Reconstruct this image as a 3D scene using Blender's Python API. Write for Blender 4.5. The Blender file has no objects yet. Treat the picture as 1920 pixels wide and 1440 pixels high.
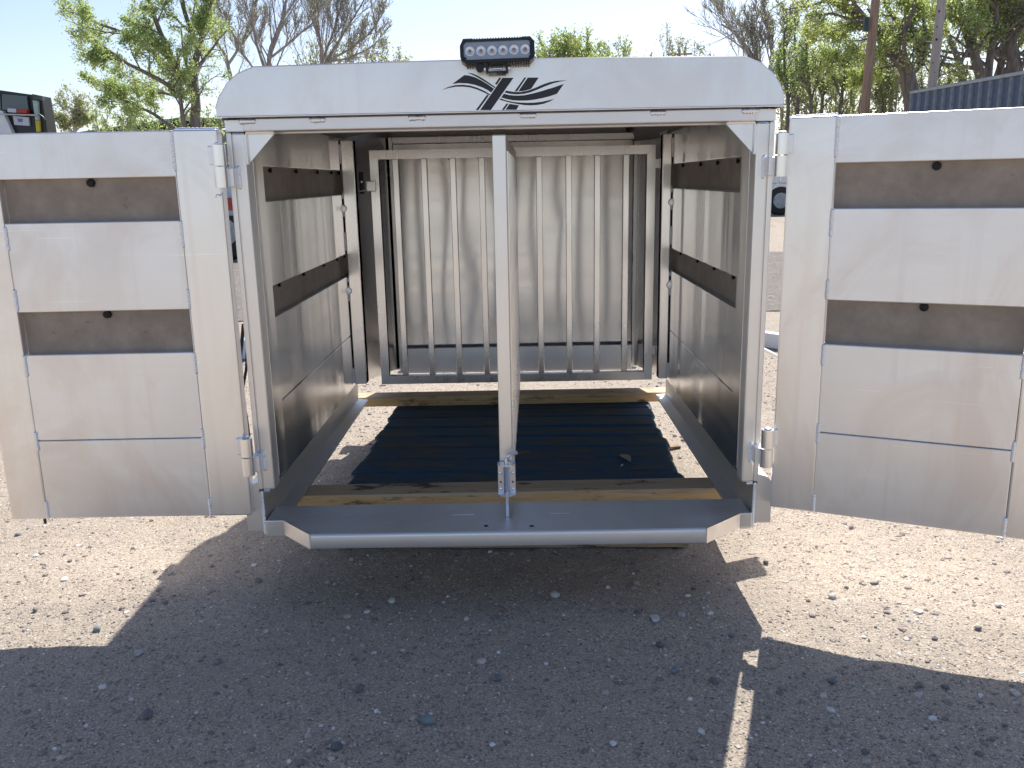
import bpy, bmesh, math, random
from mathutils import Vector, Matrix, noise
random.seed(7)
C = bpy.context.scene.collection
sc = bpy.context.scene
R = math.radians

# ------------------------------------------------------------------ camera
F, CX, CY, CZ, YAW, PITCH, ROLL = 1626.28, .0372, -1.9992, 1.0202, -.0106, .2308, .0200
_f = Vector((math.sin(YAW)*math.cos(PITCH), math.cos(YAW)*math.cos(PITCH), -math.sin(PITCH)))
_r = Vector((math.cos(YAW), -math.sin(YAW), 0)); _u = _r.cross(_f)
RT = _r*math.cos(ROLL) - _u*math.sin(ROLL); UP = _r*math.sin(ROLL) + _u*math.cos(ROLL)
cam = bpy.data.cameras.new('camera'); cam.lens = F/1920*36; cam.sensor_width = 36
cam.clip_start = .05; cam.clip_end = 3000
co = bpy.data.objects.new('camera', cam); C.objects.link(co)
m3 = Matrix((RT, UP, -_f)).transposed(); co.matrix_world = Matrix.Translation((CX, CY, CZ)) @ m3.to_4x4()
sc.camera = co
def at(px, py, Y):
    """world point of the photograph's pixel on the vertical plane y = Y"""
    d = _f + RT*((px-960)/F) - UP*((py-720)/F)
    return Vector((CX, CY, CZ)) + d*((Y-CY)/d.y)
def onground(px, py, z=0.):
    d = _f + RT*((px-960)/F) - UP*((py-720)/F)
    return Vector((CX, CY, CZ)) + d*((z-CZ)/d.z)

# ------------------------------------------------------------------ light
SUN = Vector((.27, .80, 1.0)).normalized()
elev = math.asin(SUN.z); azi = math.atan2(SUN.x, SUN.y)
w = bpy.data.worlds.new('World'); sc.world = w; w.use_nodes = True
nt = w.node_tree; bg = nt.nodes['Background']
sky = nt.nodes.new('ShaderNodeTexSky'); sky.sky_type = 'NISHITA'; sky.sun_disc = False
sky.sun_elevation = elev; sky.sun_rotation = azi; sky.air_density = 1.0; sky.dust_density = 2.3; sky.ozone_density = 1.0; sky.altitude = 1000
hue = nt.nodes.new('ShaderNodeMix'); hue.data_type = 'RGBA'; hue.blend_type = 'MULTIPLY'; hue.inputs[0].default_value = 1; hue.inputs[7].default_value = (.97, .93, .94, 1)
nt.links.new(sky.outputs[0], hue.inputs[6]); nt.links.new(hue.outputs[2], bg.inputs[0]); bg.inputs[1].default_value = .108
sl = bpy.data.lights.new('sun', 'SUN'); sl.energy = 4.05; sl.angle = R(.55); sl.color = (1, .965, .90)
so = bpy.data.objects.new('sun', sl); C.objects.link(so); so.rotation_euler = SUN.to_track_quat('Z', 'Y').to_euler(); so.location = (0, 0, 30)
sc.view_settings.view_transform = 'Standard'; sc.view_settings.look = 'None'
sc.view_settings.exposure = .76; sc.view_settings.gamma = 1
sc.view_settings.use_curve_mapping = False
sc.cycles.sample_clamp_indirect = 4.0; sc.cycles.max_bounces = 8; sc.cycles.use_denoising = True
sc.cycles.caustics_reflective = True; sc.cycles.blur_glossy = .5

# ------------------------------------------------------------------ helpers
class MB:
    def __init__(s): s.v = []; s.f = []; s.hard = False
    def add(s, v, f):
        n = len(s.v); s.v += [tuple(p) for p in v]; s.f += [tuple(i+n for i in q) for q in f]; return s
    def box(s, x0, x1, y0, y1, z0, z1, bev=0):
        if bev <= 0:
            return s.add([(x0,y0,z0),(x1,y0,z0),(x1,y1,z0),(x0,y1,z0),(x0,y0,z1),(x1,y0,z1),(x1,y1,z1),(x0,y1,z1)],
                         [(0,3,2,1),(4,5,6,7),(0,1,5,4),(1,2,6,5),(2,3,7,6),(3,0,4,7)])
        s.hard = True
        bm = bmesh.new(); bmesh.ops.create_cube(bm, size=1)
        for v in bm.verts: v.co = Vector(((x0+x1)/2+v.co.x*(x1-x0), (y0+y1)/2+v.co.y*(y1-y0), (z0+z1)/2+v.co.z*(z1-z0)))
        b = min(bev, .45*min(x1-x0, y1-y0, z1-z0))
        bmesh.ops.bevel(bm, geom=bm.edges[:], offset=b, segments=2, affect='EDGES', profile=.5)
        bm.verts.index_update()
        s.add([v.co for v in bm.verts], [[v.index for v in f.verts] for f in bm.faces]); bm.free(); return s
    def prism(s, poly, a, b, ax='y'):
        """poly = 2-D outline; extruded from a to b along ax (y: poly is x,z; z: x,y; x: y,z)"""
        def P(p, t): return (p[0], t, p[1]) if ax == 'y' else ((p[0], p[1], t) if ax == 'z' else (t, p[0], p[1]))
        n = len(poly); v = [P(p, a) for p in poly] + [P(p, b) for p in poly]
        f = [tuple(range(n)), tuple(range(2*n-1, n-1, -1))] + [(i, i+n, (i+1) % n+n, (i+1) % n) for i in range(n)]
        return s.add(v, f)
    def tube(s, pts, r, n=8, r1=None, cap=True):
        pts = [Vector(p) for p in pts]; k = len(pts); vs = []; fs = []
        ref = Vector((.31, .17, .93))
        for i, p in enumerate(pts):
            t = (pts[min(i+1, k-1)] - pts[max(i-1, 0)])
            if t.length < 1e-9: t = Vector((0, 0, 1))
            t.normalize()
            rf = ref if abs(t.dot(ref)) < .95 else Vector((1, 0, 0))
            a = t.cross(rf).normalized(); b = t.cross(a)
            rr = r if r1 is None else r + (r1-r)*i/max(1, k-1)
            for j in range(n):
                q = 2*math.pi*j/n; vs.append(p + (a*math.cos(q)+b*math.sin(q))*rr)
        for i in range(k-1):
            for j in range(n): fs.append((i*n+j, i*n+(j+1) % n, (i+1)*n+(j+1) % n, (i+1)*n+j))
        if cap: fs.append(tuple(range(n-1, -1, -1))); fs.append(tuple((k-1)*n+j for j in range(n)))
        return s.add(vs, fs)
    def loft(s, A, za, B, zb):
        n = len(A); s.hard = True
        return s.add([(x, y, za) for x, y in A]+[(x, y, zb) for x, y in B], [tuple(range(n)), tuple(range(2*n-1, n-1, -1))]+[(i, i+n, (i+1) % n+n, (i+1) % n) for i in range(n)])
    def lathe(s, prof, c, n=16, ax='z'):
        vs = []; fs = []; k = len(prof)
        for (r, t) in prof:
            for j in range(n):
                q = 2*math.pi*j/n; a, b = r*math.cos(q), r*math.sin(q)
                vs.append((c[0]+a, c[1]+b, c[2]+t) if ax == 'z' else ((c[0]+a, c[1]+t, c[2]+b) if ax == 'y' else (c[0]+t, c[1]+a, c[2]+b)))
        for i in range(k-1):
            for j in range(n): fs.append((i*n+j, i*n+(j+1) % n, (i+1)*n+(j+1) % n, (i+1)*n+j))
        fs.append(tuple(range(n-1, -1, -1))); fs.append(tuple((k-1)*n+j for j in range(n)))
        return s.add(vs, fs)
    def xf(s, M): s.v = [tuple(M @ Vector(p)) for p in s.v]; return s
    def build(s, name, mat, parent=None, smooth=.6, fix=True):
        me = bpy.data.meshes.new(name); me.from_pydata(s.v, [], s.f); me.update()
        if fix:
            bm = bmesh.new(); bm.from_mesh(me); bmesh.ops.recalc_face_normals(bm, faces=bm.faces); bm.to_mesh(me); bm.free()
        if smooth and not s.hard:
            me.polygons.foreach_set('use_smooth', [True]*len(me.polygons)); me.set_sharp_from_angle(angle=smooth)
        for m in (mat if isinstance(mat, (list, tuple)) else [mat]): me.materials.append(m)
        o = bpy.data.objects.new(name, me); C.objects.link(o); o.parent = parent; return o
def tag(o, label=None, cat=None, group=None, kind=None):
    for k, v in (('label', label), ('category', cat), ('group', group), ('kind', kind)):
        if v: o[k] = v
    return o
def thing(name, loc=(0, 0, 0), rz=0, parent=None, **k):
    o = bpy.data.objects.new(name, None); C.objects.link(o); o.location = loc; o.rotation_euler = (0, 0, rz); o.parent = parent
    o.empty_display_size = .1
    return tag(o, **k)
def share(o, parent=None, loc=None):
    c = o.copy(); C.objects.link(c)
    if parent is not None: c.parent = parent
    if loc is not None: c.location = loc
    return c

# ------------------------------------------------------------------ materials
def mat(name):
    m = bpy.data.materials.new(name); m.use_nodes = True; n = m.node_tree
    return m, n, n.nodes['Principled BSDF'], n.links.new
def N(n, t, **k):
    x = n.nodes.new(t)
    for a, b in k.items():
        if a in x.inputs: x.inputs[a].default_value = b
        else: setattr(x, a, b)
    return x
def coords(n, scale=(1, 1, 1), which='Object', rot=(0, 0, 0)):
    tc = n.nodes.new('ShaderNodeTexCoord'); mp = n.nodes.new('ShaderNodeMapping'); mp.inputs['Scale'].default_value = scale; mp.inputs['Rotation'].default_value = rot
    n.links.new(tc.outputs[which], mp.inputs[0]); return mp.outputs[0]
def ramp(n, src, stops, interp='LINEAR'):
    r = n.nodes.new('ShaderNodeValToRGB'); r.color_ramp.interpolation = interp
    while len(r.color_ramp.elements) < len(stops): r.color_ramp.elements.new(.5)
    for e, (p, c) in zip(r.color_ramp.elements, stops):
        e.position = p; e.color = (c[0], c[1], c[2], 1) if isinstance(c, (tuple, list)) else (c, c, c, 1)
    n.links.new(src, r.inputs[0]); return r.outputs[0]
def mix(n, fac, a, b, mode='MIX'):
    x = n.nodes.new('ShaderNodeMix'); x.data_type = 'RGBA'; x.blend_type = mode
    for s, i in ((fac, 0), (a, 6), (b, 7)):
        if hasattr(s, 'links') or hasattr(s, 'is_linked'): n.links.new(s, x.inputs[i])
        else: x.inputs[i].default_value = s if i == 0 else (*s, 1)
    return x.outputs[2]

def alum(name, col=(.78, .765, .75), rough=.36, grain='z', wav=0., wavs=5., stain=.25, metal=1., gs=1., aniso=.6, rv=.10, smear=0., fb=.10):
    m, n, p, L = mat(name)
    g = {'z': (260*gs, 260*gs, 2.5), 'x': (2.5, 260*gs, 260*gs), 'y': (260*gs, 2.5, 260*gs), 'n': (60, 60, 60)}[grain]
    fine = N(n, 'ShaderNodeTexNoise', Scale=1., Detail=3.); L(coords(n, g), fine.inputs['Vector'])
    lg = {'z': (22, 22, 1.3), 'x': (1.3, 22, 22), 'y': (22, 1.3, 22), 'n': (9, 9, 9)}[grain]
    mid = N(n, 'ShaderNodeTexNoise', Scale=1., Detail=4.); L(coords(n, lg), mid.inputs['Vector'])
    big = N(n, 'ShaderNodeTexNoise', Scale=5.5, Detail=5., Roughness=.6); L(coords(n), big.inputs['Vector'])
    c1 = ramp(n, mid.outputs[0], [(.3, tuple(x*(1-.16*stain) for x in col)), (.7, tuple(min(1, x*(1+.06*stain)) for x in col))])
    warm = tuple(min(1, x*y) for x, y in zip(col, (1.0, .93, .84)))
    c2 = mix(n, ramp(n, big.outputs[0], [(.45, 0.), (.75, .55*stain*2 if stain*2*.55 < 1 else 1.)]), c1, warm)
    if smear:
        sm = N(n, 'ShaderNodeTexNoise', Scale=2.4, Detail=7., Roughness=.62, Distortion=1.2); L(coords(n, (1.6, 1.6, 1)), sm.inputs['Vector'])
        c2 = mix(n, ramp(n, sm.outputs[0], [(.46, 0.), (.62, smear)]), c2, tuple(x*y for x, y in zip(col, (.90, .85, .82))))
        s2 = N(n, 'ShaderNodeTexNoise', Scale=1., Detail=3., Roughness=.7); L(coords(n, (1.8, 1.8, 120), rot=(0, R(14), 0)), s2.inputs['Vector'])
        c2 = mix(n, ramp(n, s2.outputs[0], [(.66, 0.), (.70, smear*.8)]), c2, (.97, .97, .98))
        s3 = N(n, 'ShaderNodeTexNoise', Scale=1., Detail=2., Roughness=.6); L(coords(n, (34, 34, .8)), s3.inputs['Vector'])
        c2 = mix(n, ramp(n, s3.outputs[0], [(.56, 0.), (.72, smear*.8)]), c2, tuple(x*y for x, y in zip(col, (.93, .90, .90))))
    L(c2, p.inputs['Base Color'])
    p.inputs['Metallic'].default_value = metal
    if grain != 'n':
        p.inputs['Anisotropic'].default_value = aniso
        tv = N(n, 'ShaderNodeCombineXYZ'); tv.inputs[0 if grain == 'z' else 2].default_value = 1.; L(tv.outputs[0], p.inputs['Tangent'])
    ma = N(n, 'ShaderNodeMath', operation='MULTIPLY_ADD'); L(mid.outputs[0], ma.inputs[0]); ma.inputs[1].default_value = .16; ma.inputs[2].default_value = rough-.10
    mb = N(n, 'ShaderNodeMath', operation='MULTIPLY_ADD'); L(big.outputs[0], mb.inputs[0]); mb.inputs[1].default_value = rv*(1+stain); L(ma.outputs[0], mb.inputs[2])
    L(mb.outputs[0], p.inputs['Roughness'])
    b = N(n, 'ShaderNodeBump', Strength=fb, Distance=.0006); L(fine.outputs[0], b.inputs['Height']); last = b.outputs[0]
    if wav:
        wn = N(n, 'ShaderNodeTexNoise', Scale=wavs, Detail=1.5, Roughness=.35)
        s = (1, 1, 1) if grain == 'n' else (1, 1, .03)
        L(coords(n, s), wn.inputs['Vector'])
        b2 = N(n, 'ShaderNodeBump', Strength=1., Distance=wav); L(wn.outputs[0], b2.inputs['Height']); L(last, b2.inputs['Normal']); last = b2.outputs[0]
    L(last, p.inputs['Normal'])
    return m
A_POST = alum('aluminium_tube_upright', (.87, .86, .85), rough=.42, grain='z', stain=.25)
A_RAIL = alum('aluminium_tube_rail', (.87, .86, .85), rough=.38, grain='x', stain=.25)
A_DOOR = alum('aluminium_door_stile', (.895, .895, .90), rough=.31, grain='z', stain=.35, aniso=.2, smear=.9)
A_DPAN = alum('aluminium_door_plank', (.87, .87, .88), rough=.34, grain='x', stain=.4, aniso=.2, smear=1.)
A_WALL = alum('aluminium_wall_plank', (.84, .835, .83), rough=.20, grain='y', wav=.024, wavs=4.2, stain=.12, aniso=.9, rv=.03)
A_BACK = alum('aluminium_sheet', (.75, .745, .74), rough=.22, grain='x', stain=.05, aniso=.8, rv=.01)
A_HOOD = alum('aluminium_hood_sheet', (.88, .875, .87), rough=.34, grain='n', wav=.004, wavs=3., stain=.3, smear=.6)
A_GATE = alum('aluminium_gate_bar', (.93, .925, .92), rough=.25, grain='z', stain=.1, fb=.0, gs=.3)
A_SILL = alum('aluminium_sill_plate', (.90, .915, .94), rough=.42, grain='x', stain=.3, smear=.5)
A_FLOOR = alum('aluminium_floor_rail', (.72, .72, .72), rough=.48, grain='y', stain=.2)
A_WELD = alum('aluminium_weld', (.90, .90, .91), rough=.42, grain='n', stain=.2)
A_ROOF = alum('aluminium_roof_sheet', (.34, .33, .33), rough=.5, grain='y', stain=.2, aniso=.2)  # dark ceiling reflection put into the base colour, well below bare aluminium
ZINC = alum('zinc_plated_steel', (.80, .81, .84), rough=.26, grain='n', stain=.2)

def plain(name, col, rough=.5, metal=0., bump=0., bs=60., var=.2, spec=None):
    m, n, p, L = mat(name)
    no = N(n, 'ShaderNodeTexNoise', Scale=bs/6, Detail=5.); L(coords(n), no.inputs['Vector'])
    L(ramp(n, no.outputs[0], [(.3, tuple(c*(1-var) for c in col)), (.7, tuple(min(1, c*(1+var)) for c in col))]), p.inputs['Base Color'])
    p.inputs['Roughness'].default_value = rough; p.inputs['Metallic'].default_value = metal
    if bump:
        nb = N(n, 'ShaderNodeTexNoise', Scale=bs, Detail=4.); L(coords(n), nb.inputs['Vector'])
        b = N(n, 'ShaderNodeBump', Strength=.6, Distance=bump); L(nb.outputs[0], b.inputs['Height']); L(b.outputs[0], p.inputs['Normal'])
    return m
BLACK_CAST = plain('black_cast_housing', (.012, .012, .013), .42, bump=.0005, bs=300)
BLACK_RUB = plain('black_rubber', (.012, .012, .012), .6)
BLACK_PAINT = plain('black_paint', (.010, .010, .012), .35)
DECAL = plain('black_vinyl', (.012, .013, .020), .38, var=.05)
DARK = plain('dark_bolt', (.018, .017, .018), .5, .6)
RUST = plain('rusty_pin', (.10, .055, .04), .7)

def cover_mat():
    m, n, p, L = mat('brown_slot_cover')
    a = N(n, 'ShaderNodeTexNoise', Scale=14., Detail=8., Roughness=.7); L(coords(n, (1, 1, 1)), a.inputs['Vector'])
    b = N(n, 'ShaderNodeTexNoise', Scale=55., Detail=5., Roughness=.7); L(coords(n, (.6, 1, 1)), b.inputs['Vector'])
    base = ramp(n, a.outputs[0], [(.25, (.22, .178, .142)), (.5, (.30, .245, .20)), (.75, (.39, .325, .27))])
    spots = ramp(n, b.outputs[0], [(.27, 1.), (.36, 0.)])
    c = mix(n, spots, base, (.10, .075, .06))
    pale = ramp(n, b.outputs[0], [(.66, 0.), (.74, .6)])
    L(mix(n, pale, c, (.28, .24, .21)), p.inputs['Base Color']); p.inputs['Roughness'].default_value = .55
    bp = N(n, 'ShaderNodeBump', Strength=.4, Distance=.002); L(a.outputs[0], bp.inputs['Height']); L(bp.outputs[0], p.inputs['Normal'])
    return m
COVER = cover_mat()

def wood_mat(name, lo, hi, dark, axis='x', knots=True, stain=.5):
    m, n, p, L = mat(name)
    sc_ = {'x': (1.2, 22, 22), 'y': (22, 1.2, 22)}[axis]
    a = N(n, 'ShaderNodeTexNoise', Scale=1.6, Detail=6., Roughness=.6, Distortion=.6); L(coords(n, sc_), a.inputs['Vector'])
    g = N(n, 'ShaderNodeTexNoise', Scale=9., Detail=4.); L(coords(n, sc_), g.inputs['Vector'])
    c = ramp(n, a.outputs[0], [(.3, lo), (.7, hi)])
    c = mix(n, ramp(n, g.outputs[0], [(.52, 0.), (.66, .45)]), c, tuple(x*.55 for x in lo))
    s = N(n, 'ShaderNodeTexNoise', Scale=2.6, Detail=6., Roughness=.75); L(coords(n, (1.3, 3, 5) if axis == 'x' else (3, 1.3, 5)), s.inputs['Vector'])
    c = mix(n, ramp(n, s.outputs[0], [(.60-.1*stain, 0.), (.66-.06*stain, .9)]), c, dark)
    if knots:
        vo = N(n, 'ShaderNodeTexVoronoi', Scale=5., feature='F1'); L(coords(n, (1, 2.4, 2.4)), vo.inputs['Vector'])
        c = mix(n, ramp(n, vo.outputs['Distance'], [(.07, .9), (.12, 0.)]), c, tuple(x*.25 for x in lo))
    L(c, p.inputs['Base Color']); p.inputs['Roughness'].default_value = .75
    bp = N(n, 'ShaderNodeBump', Strength=.5, Distance=.0015); L(g.outputs[0], bp.inputs['Height']); L(bp.outputs[0], p.inputs['Normal'])
    return m
W_BEAM = wood_mat('pine_lumber', (.52, .34, .15), (.70, .50, .26), (.035, .022, .015), stain=.75)
W_BEAMTOP = wood_mat('weathered_lumber', (.50, .36, .21), (.64, .49, .32), (.05, .03, .028), stain=.4)
W_OLD = wood_mat('weathered_pallet_wood', (.26, .18, .11), (.42, .31, .20), (.04, .03, .02), stain=.6)
def blue_mat():
    m, n, p, L = mat('worn_blue_board')
    a = N(n, 'ShaderNodeTexNoise', Scale=3.2, Detail=7., Roughness=.65); L(coords(n, (1.5, 6, 6)), a.inputs['Vector'])
    c = ramp(n, a.outputs[0], [(.38, (.016, .085, .175)), (.50, (.028, .085, .14)), (.60, (.10, .095, .085))])
    g = N(n, 'ShaderNodeTexNoise', Scale=14., Detail=3.); L(coords(n, (1.2, 22, 22)), g.inputs['Vector'])
    L(mix(n, ramp(n, g.outputs[0], [(.5, 0.), (.66, .5)]), c, (.03, .038, .048)), p.inputs['Base Color']); p.inputs['Roughness'].default_value = .7
    bp = N(n, 'ShaderNodeBump', Strength=.5, Distance=.0015); L(g.outputs[0], bp.inputs['Height']); L(bp.outputs[0], p.inputs['Normal'])
    return m
BLUE = blue_mat()

def ground_mat(name, tint=(1, 1, 1), gravel=0.):
    m, n, p, L = mat(name)
    c0_ = coords(n); dn = N(n, 'ShaderNodeTexNoise', Scale=45., Detail=3.); L(c0_, dn.inputs['Vector'])
    va = N(n, 'ShaderNodeVectorMath', operation='MULTIPLY_ADD'); L(dn.outputs['Color'], va.inputs[0]); va.inputs[1].default_value = (.016, .016, .016); L(c0_, va.inputs[2]); co_ = va.outputs[0]
    big = N(n, 'ShaderNodeTexNoise', Scale=1.7, Detail=6., Roughness=.6); L(co_, big.inputs['Vector'])
    mid = N(n, 'ShaderNodeTexNoise', Scale=24., Detail=6., Roughness=.65); L(co_, mid.inputs['Vector'])
    fin = N(n, 'ShaderNodeTexNoise', Scale=230., Detail=3., Roughness=.7); L(co_, fin.inputs['Vector'])
    T = lambda c: tuple(a*b for a, b in zip(c, tint))
    c = ramp(n, big.outputs[0], [(.3, T((.31, .245, .185))), (.7, T((.43, .35, .275)))])
    c = mix(n, ramp(n, mid.outputs[0], [(.35, .65), (.6, 0.)]), c, T((.225, .18, .145)))
    pat = N(n, 'ShaderNodeTexNoise', Scale=3.3, Detail=7., Roughness=.7, Distortion=.8); L(co_, pat.inputs['Vector'])
    c = mix(n, ramp(n, pat.outputs[0], [(.50, 0.), (.63, .55)]), c, T((.215, .185, .16)))
    c = mix(n, .58, c, ramp(n, fin.outputs[0], [(.32, T((.11, .095, .082))), (.5, T((.36, .30, .245))), (.70, T((.72, .64, .55)))]))
    vo = N(n, 'ShaderNodeTexVoronoi', Scale=95., feature='F1'); L(co_, vo.inputs['Vector'])
    vd = ramp(n, vo.outputs['Distance'], [(.22, 1.), (.34, 0.)])
    pick = N(n, 'ShaderNodeSeparateColor'); L(vo.outputs['Color'], pick.inputs[0])
    pebc = ramp(n, pick.outputs[0], [(0., T((.17, .155, .15))), (.3, T((.25, .19, .16))), (.55, T((.34, .30, .27))), (.8, T((.52, .42, .33))), (1., T((.75, .72, .68)))])
    sel = N(n, 'ShaderNodeMath', operation='GREATER_THAN'); L(pick.outputs[1], sel.inputs[0]); sel.inputs[1].default_value = .42-.4*gravel
    mm = N(n, 'ShaderNodeMath', operation='MULTIPLY'); L(vd, mm.inputs[0]); L(sel.outputs[0], mm.inputs[1])
    c = mix(n, mm.outputs[0], c, pebc)
    v2 = N(n, 'ShaderNodeTexVoronoi', Scale=34. if not gravel else 22., feature='F1'); L(co_, v2.inputs['Vector'])
    p2 = N(n, 'ShaderNodeSeparateColor'); L(v2.outputs['Color'], p2.inputs[0])
    s2 = N(n, 'ShaderNodeMath', operation='GREATER_THAN'); L(p2.outputs[1], s2.inputs[0]); s2.inputs[1].default_value = .86 if not gravel else .25
    d2 = ramp(n, v2.outputs['Distance'], [(.20, 1.), (.30, 0.)] if not gravel else [(.35, 1.), (.5, 0.)])
    m2 = N(n, 'ShaderNodeMath', operation='MULTIPLY'); L(d2, m2.inputs[0]); L(s2.outputs[0], m2.inputs[1])
    c = mix(n, m2.outputs[0], c, ramp(n, p2.outputs[0], [(0., T((.20, .18, .175))), (.5, T((.33, .27, .23))), (1., T((.60, .56, .52)))]))
    L(c, p.inputs['Base Color']); p.inputs['Roughness'].default_value = .9
    p.inputs['Specular IOR Level'].default_value = .25
    h = N(n, 'ShaderNodeMath', operation='MULTIPLY_ADD'); L(fin.outputs[0], h.inputs[0]); h.inputs[1].default_value = .35; L(mm.outputs[0], h.inputs[2])
    h2 = N(n, 'ShaderNodeMath', operation='MULTIPLY_ADD'); L(m2.outputs[0], h2.inputs[0]); h2.inputs[1].default_value = 1.6; L(h.outputs[0], h2.inputs[2])
    h3 = N(n, 'ShaderNodeMath', operation='MULTIPLY_ADD'); L(mid.outputs[0], h3.inputs[0]); h3.inputs[1].default_value = 2.2; L(h2.outputs[0], h3.inputs[2])
    b = N(n, 'ShaderNodeBump', Strength=.8, Distance=.0055); L(h3.outputs[0], b.inputs['Height']); L(b.outputs[0], p.inputs['Normal'])
    return m
G_SAND = ground_mat('sandy_dirt', (1.10, 1.11, 1.10))
G_GRAVEL = ground_mat('grey_gravel', (.60, .62, .66), 1.)

def stone_mat(name, col=None):
    m, n, p, L = mat(name)
    if col is None:
        ge = N(n, 'ShaderNodeNewGeometry')
        c = ramp(n, ge.outputs['Random Per Island'], [(0., (.15, .14, .145)), (.12, (.22, .19, .18)), (.4, (.33, .27, .235)), (.65, (.40, .34, .29)), (.85, (.52, .47, .42)), (1., (.78, .77, .75))])
    else: c = None
    no = N(n, 'ShaderNodeTexNoise', Scale=90., Detail=5.); L(coords(n), no.inputs['Vector'])
    v = ramp(n, no.outputs[0], [(.3, .72), (.7, 1.15)])
    if c is None: c = mix(n, 0., col, col)
    L(mix(n, 1., c, v, 'MULTIPLY'), p.inputs['Base Color']); p.inputs['Roughness'].default_value = .8
    return m
STONES = stone_mat('mixed_pebbles')

# ------------------------------------------------------------------ ground
def gh(x, y):
    return .010*noise.noise(Vector((x*2.1, y*2.1, .3))) + .0045*noise.noise(Vector((x*9, y*9, 4.1))) + .0024*noise.noise(Vector((x*31, y*31, 9.2)))
def axis_vals(lo, hi, step, far):
    v = []; x = lo
    while x <= hi+1e-6: v.append(x); x += step
    d = step; a = [hi]; 
    while a[-1] < far: d *= 1.45; a.append(a[-1]+d)
    b = [lo]; d = step
    while b[-1] > -far: d *= 1.45; b.append(b[-1]-d)
    return b[:0:-1] + v + a[1:]
xs = axis_vals(-1.9, 1.9, .019, 900); ys = axis_vals(-1.25, 2.4, .019, 900)
gv = []; nx = len(xs)
for y in ys:
    for x in xs:
        k = 1. if -2.2 < x < 2.2 and -1.5 < y < 2.8 else 0.
        e = min(1, max(0, 1-(abs(x)-1.7)/.4))*min(1, max(0, (y+1.4)/.2))*min(1, max(0, (2.7-y)/.4)) if k else 0
        gv.append((x, y, (gh(x, y)-.003)*e - .003*(1-e) if k else -.003))
gf = [(j*nx+i, j*nx+i+1, (j+1)*nx+i+1, (j+1)*nx+i) for j in range(len(ys)-1) for i in range(nx-1)]
g = MB(); g.v = gv; g.f = gf
tag(g.build('ground', G_SAND, fix=False, smooth=0), kind='structure').data.polygons.foreach_set('use_smooth', [True]*len(gf))
# grey gravel spread behind the box, ragged edge
def ragged(x0, x1, y0, y1, z, amp=.35, seed=0):
    k = 60; top = []; bot = []
    for i in range(k+1):
        x = x0+(x1-x0)*i/k
        bot.append((x, y0+amp*noise.noise(Vector((x*.9, seed, 0))), z)); top.append((x, y1+2.5*amp*noise.noise(Vector((x*.4, seed, 5))), z))
    return MB().add(bot+top, [(i, i+1, i+k+2, i+k+1) for i in range(k)])
tag(ragged(-22, 22, 4.6, 10.3, .004, .4, 2).build('gravel_strip', G_GRAVEL, fix=False, smooth=0), kind='structure')

# loose pebbles over the near ground: uncountable
def pebble_verts(r, seed, flat=.6, sub=1):
    bm = bmesh.new(); bmesh.ops.create_icosphere(bm, subdivisions=sub, radius=1)
    rnd = random.Random(seed); ax = (rnd.uniform(.75, 1.35), rnd.uniform(.7, 1.1), flat*rnd.uniform(.7, 1.2)); s = rnd.uniform(0, 99)
    for v in bm.verts:
        k = 1+.42*noise.noise(v.co*1.1+Vector((s, 0, 0)))+.14*noise.noise(v.co*3.1+Vector((s, 4, 0)))
        v.co = Vector((v.co.x*ax[0], v.co.y*ax[1], v.co.z*ax[2]))*k*r
    bm.verts.index_update(); a = [v.co.copy() for v in bm.verts]; f = [[v.index for v in q.verts] for q in bm.faces]; bm.free(); return a, f
kinds = [pebble_verts(1, i) for i in range(14)]
pb = MB(); rnd = random.Random(5)
for i in range(42000):
    D = .75+4.2*rnd.random()**1.25; y = D-2.0
    x = CX + rnd.uniform(-.66, .66)*(D*1.0)
    if y > 3.2: continue
    if noise.noise(Vector((x*2.3, y*2.3, 8.))) < rnd.uniform(-.55, .12): continue
    r = .0016*(1.0/(rnd.random()**.42+.06))*.98
    if y > 1.2: r *= 1.4
    r = min(r, .0100)
    v, f = kinds[rnd.randrange(14)]; a = rnd.uniform(0, 6.28); ca, sa = math.cos(a), math.sin(a); z = gh(x, y)-.003+r*.15
    pb.add([(x+(p.x*ca-p.y*sa)*r, y+(p.x*sa+p.y*ca)*r, z+p.z*r) for p in v], f)
tag(pb.build('gravel', STONES, fix=False, smooth=0), kind='stuff', label='small loose pebbles scattered over the sandy dirt', cat='gravel')

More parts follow.
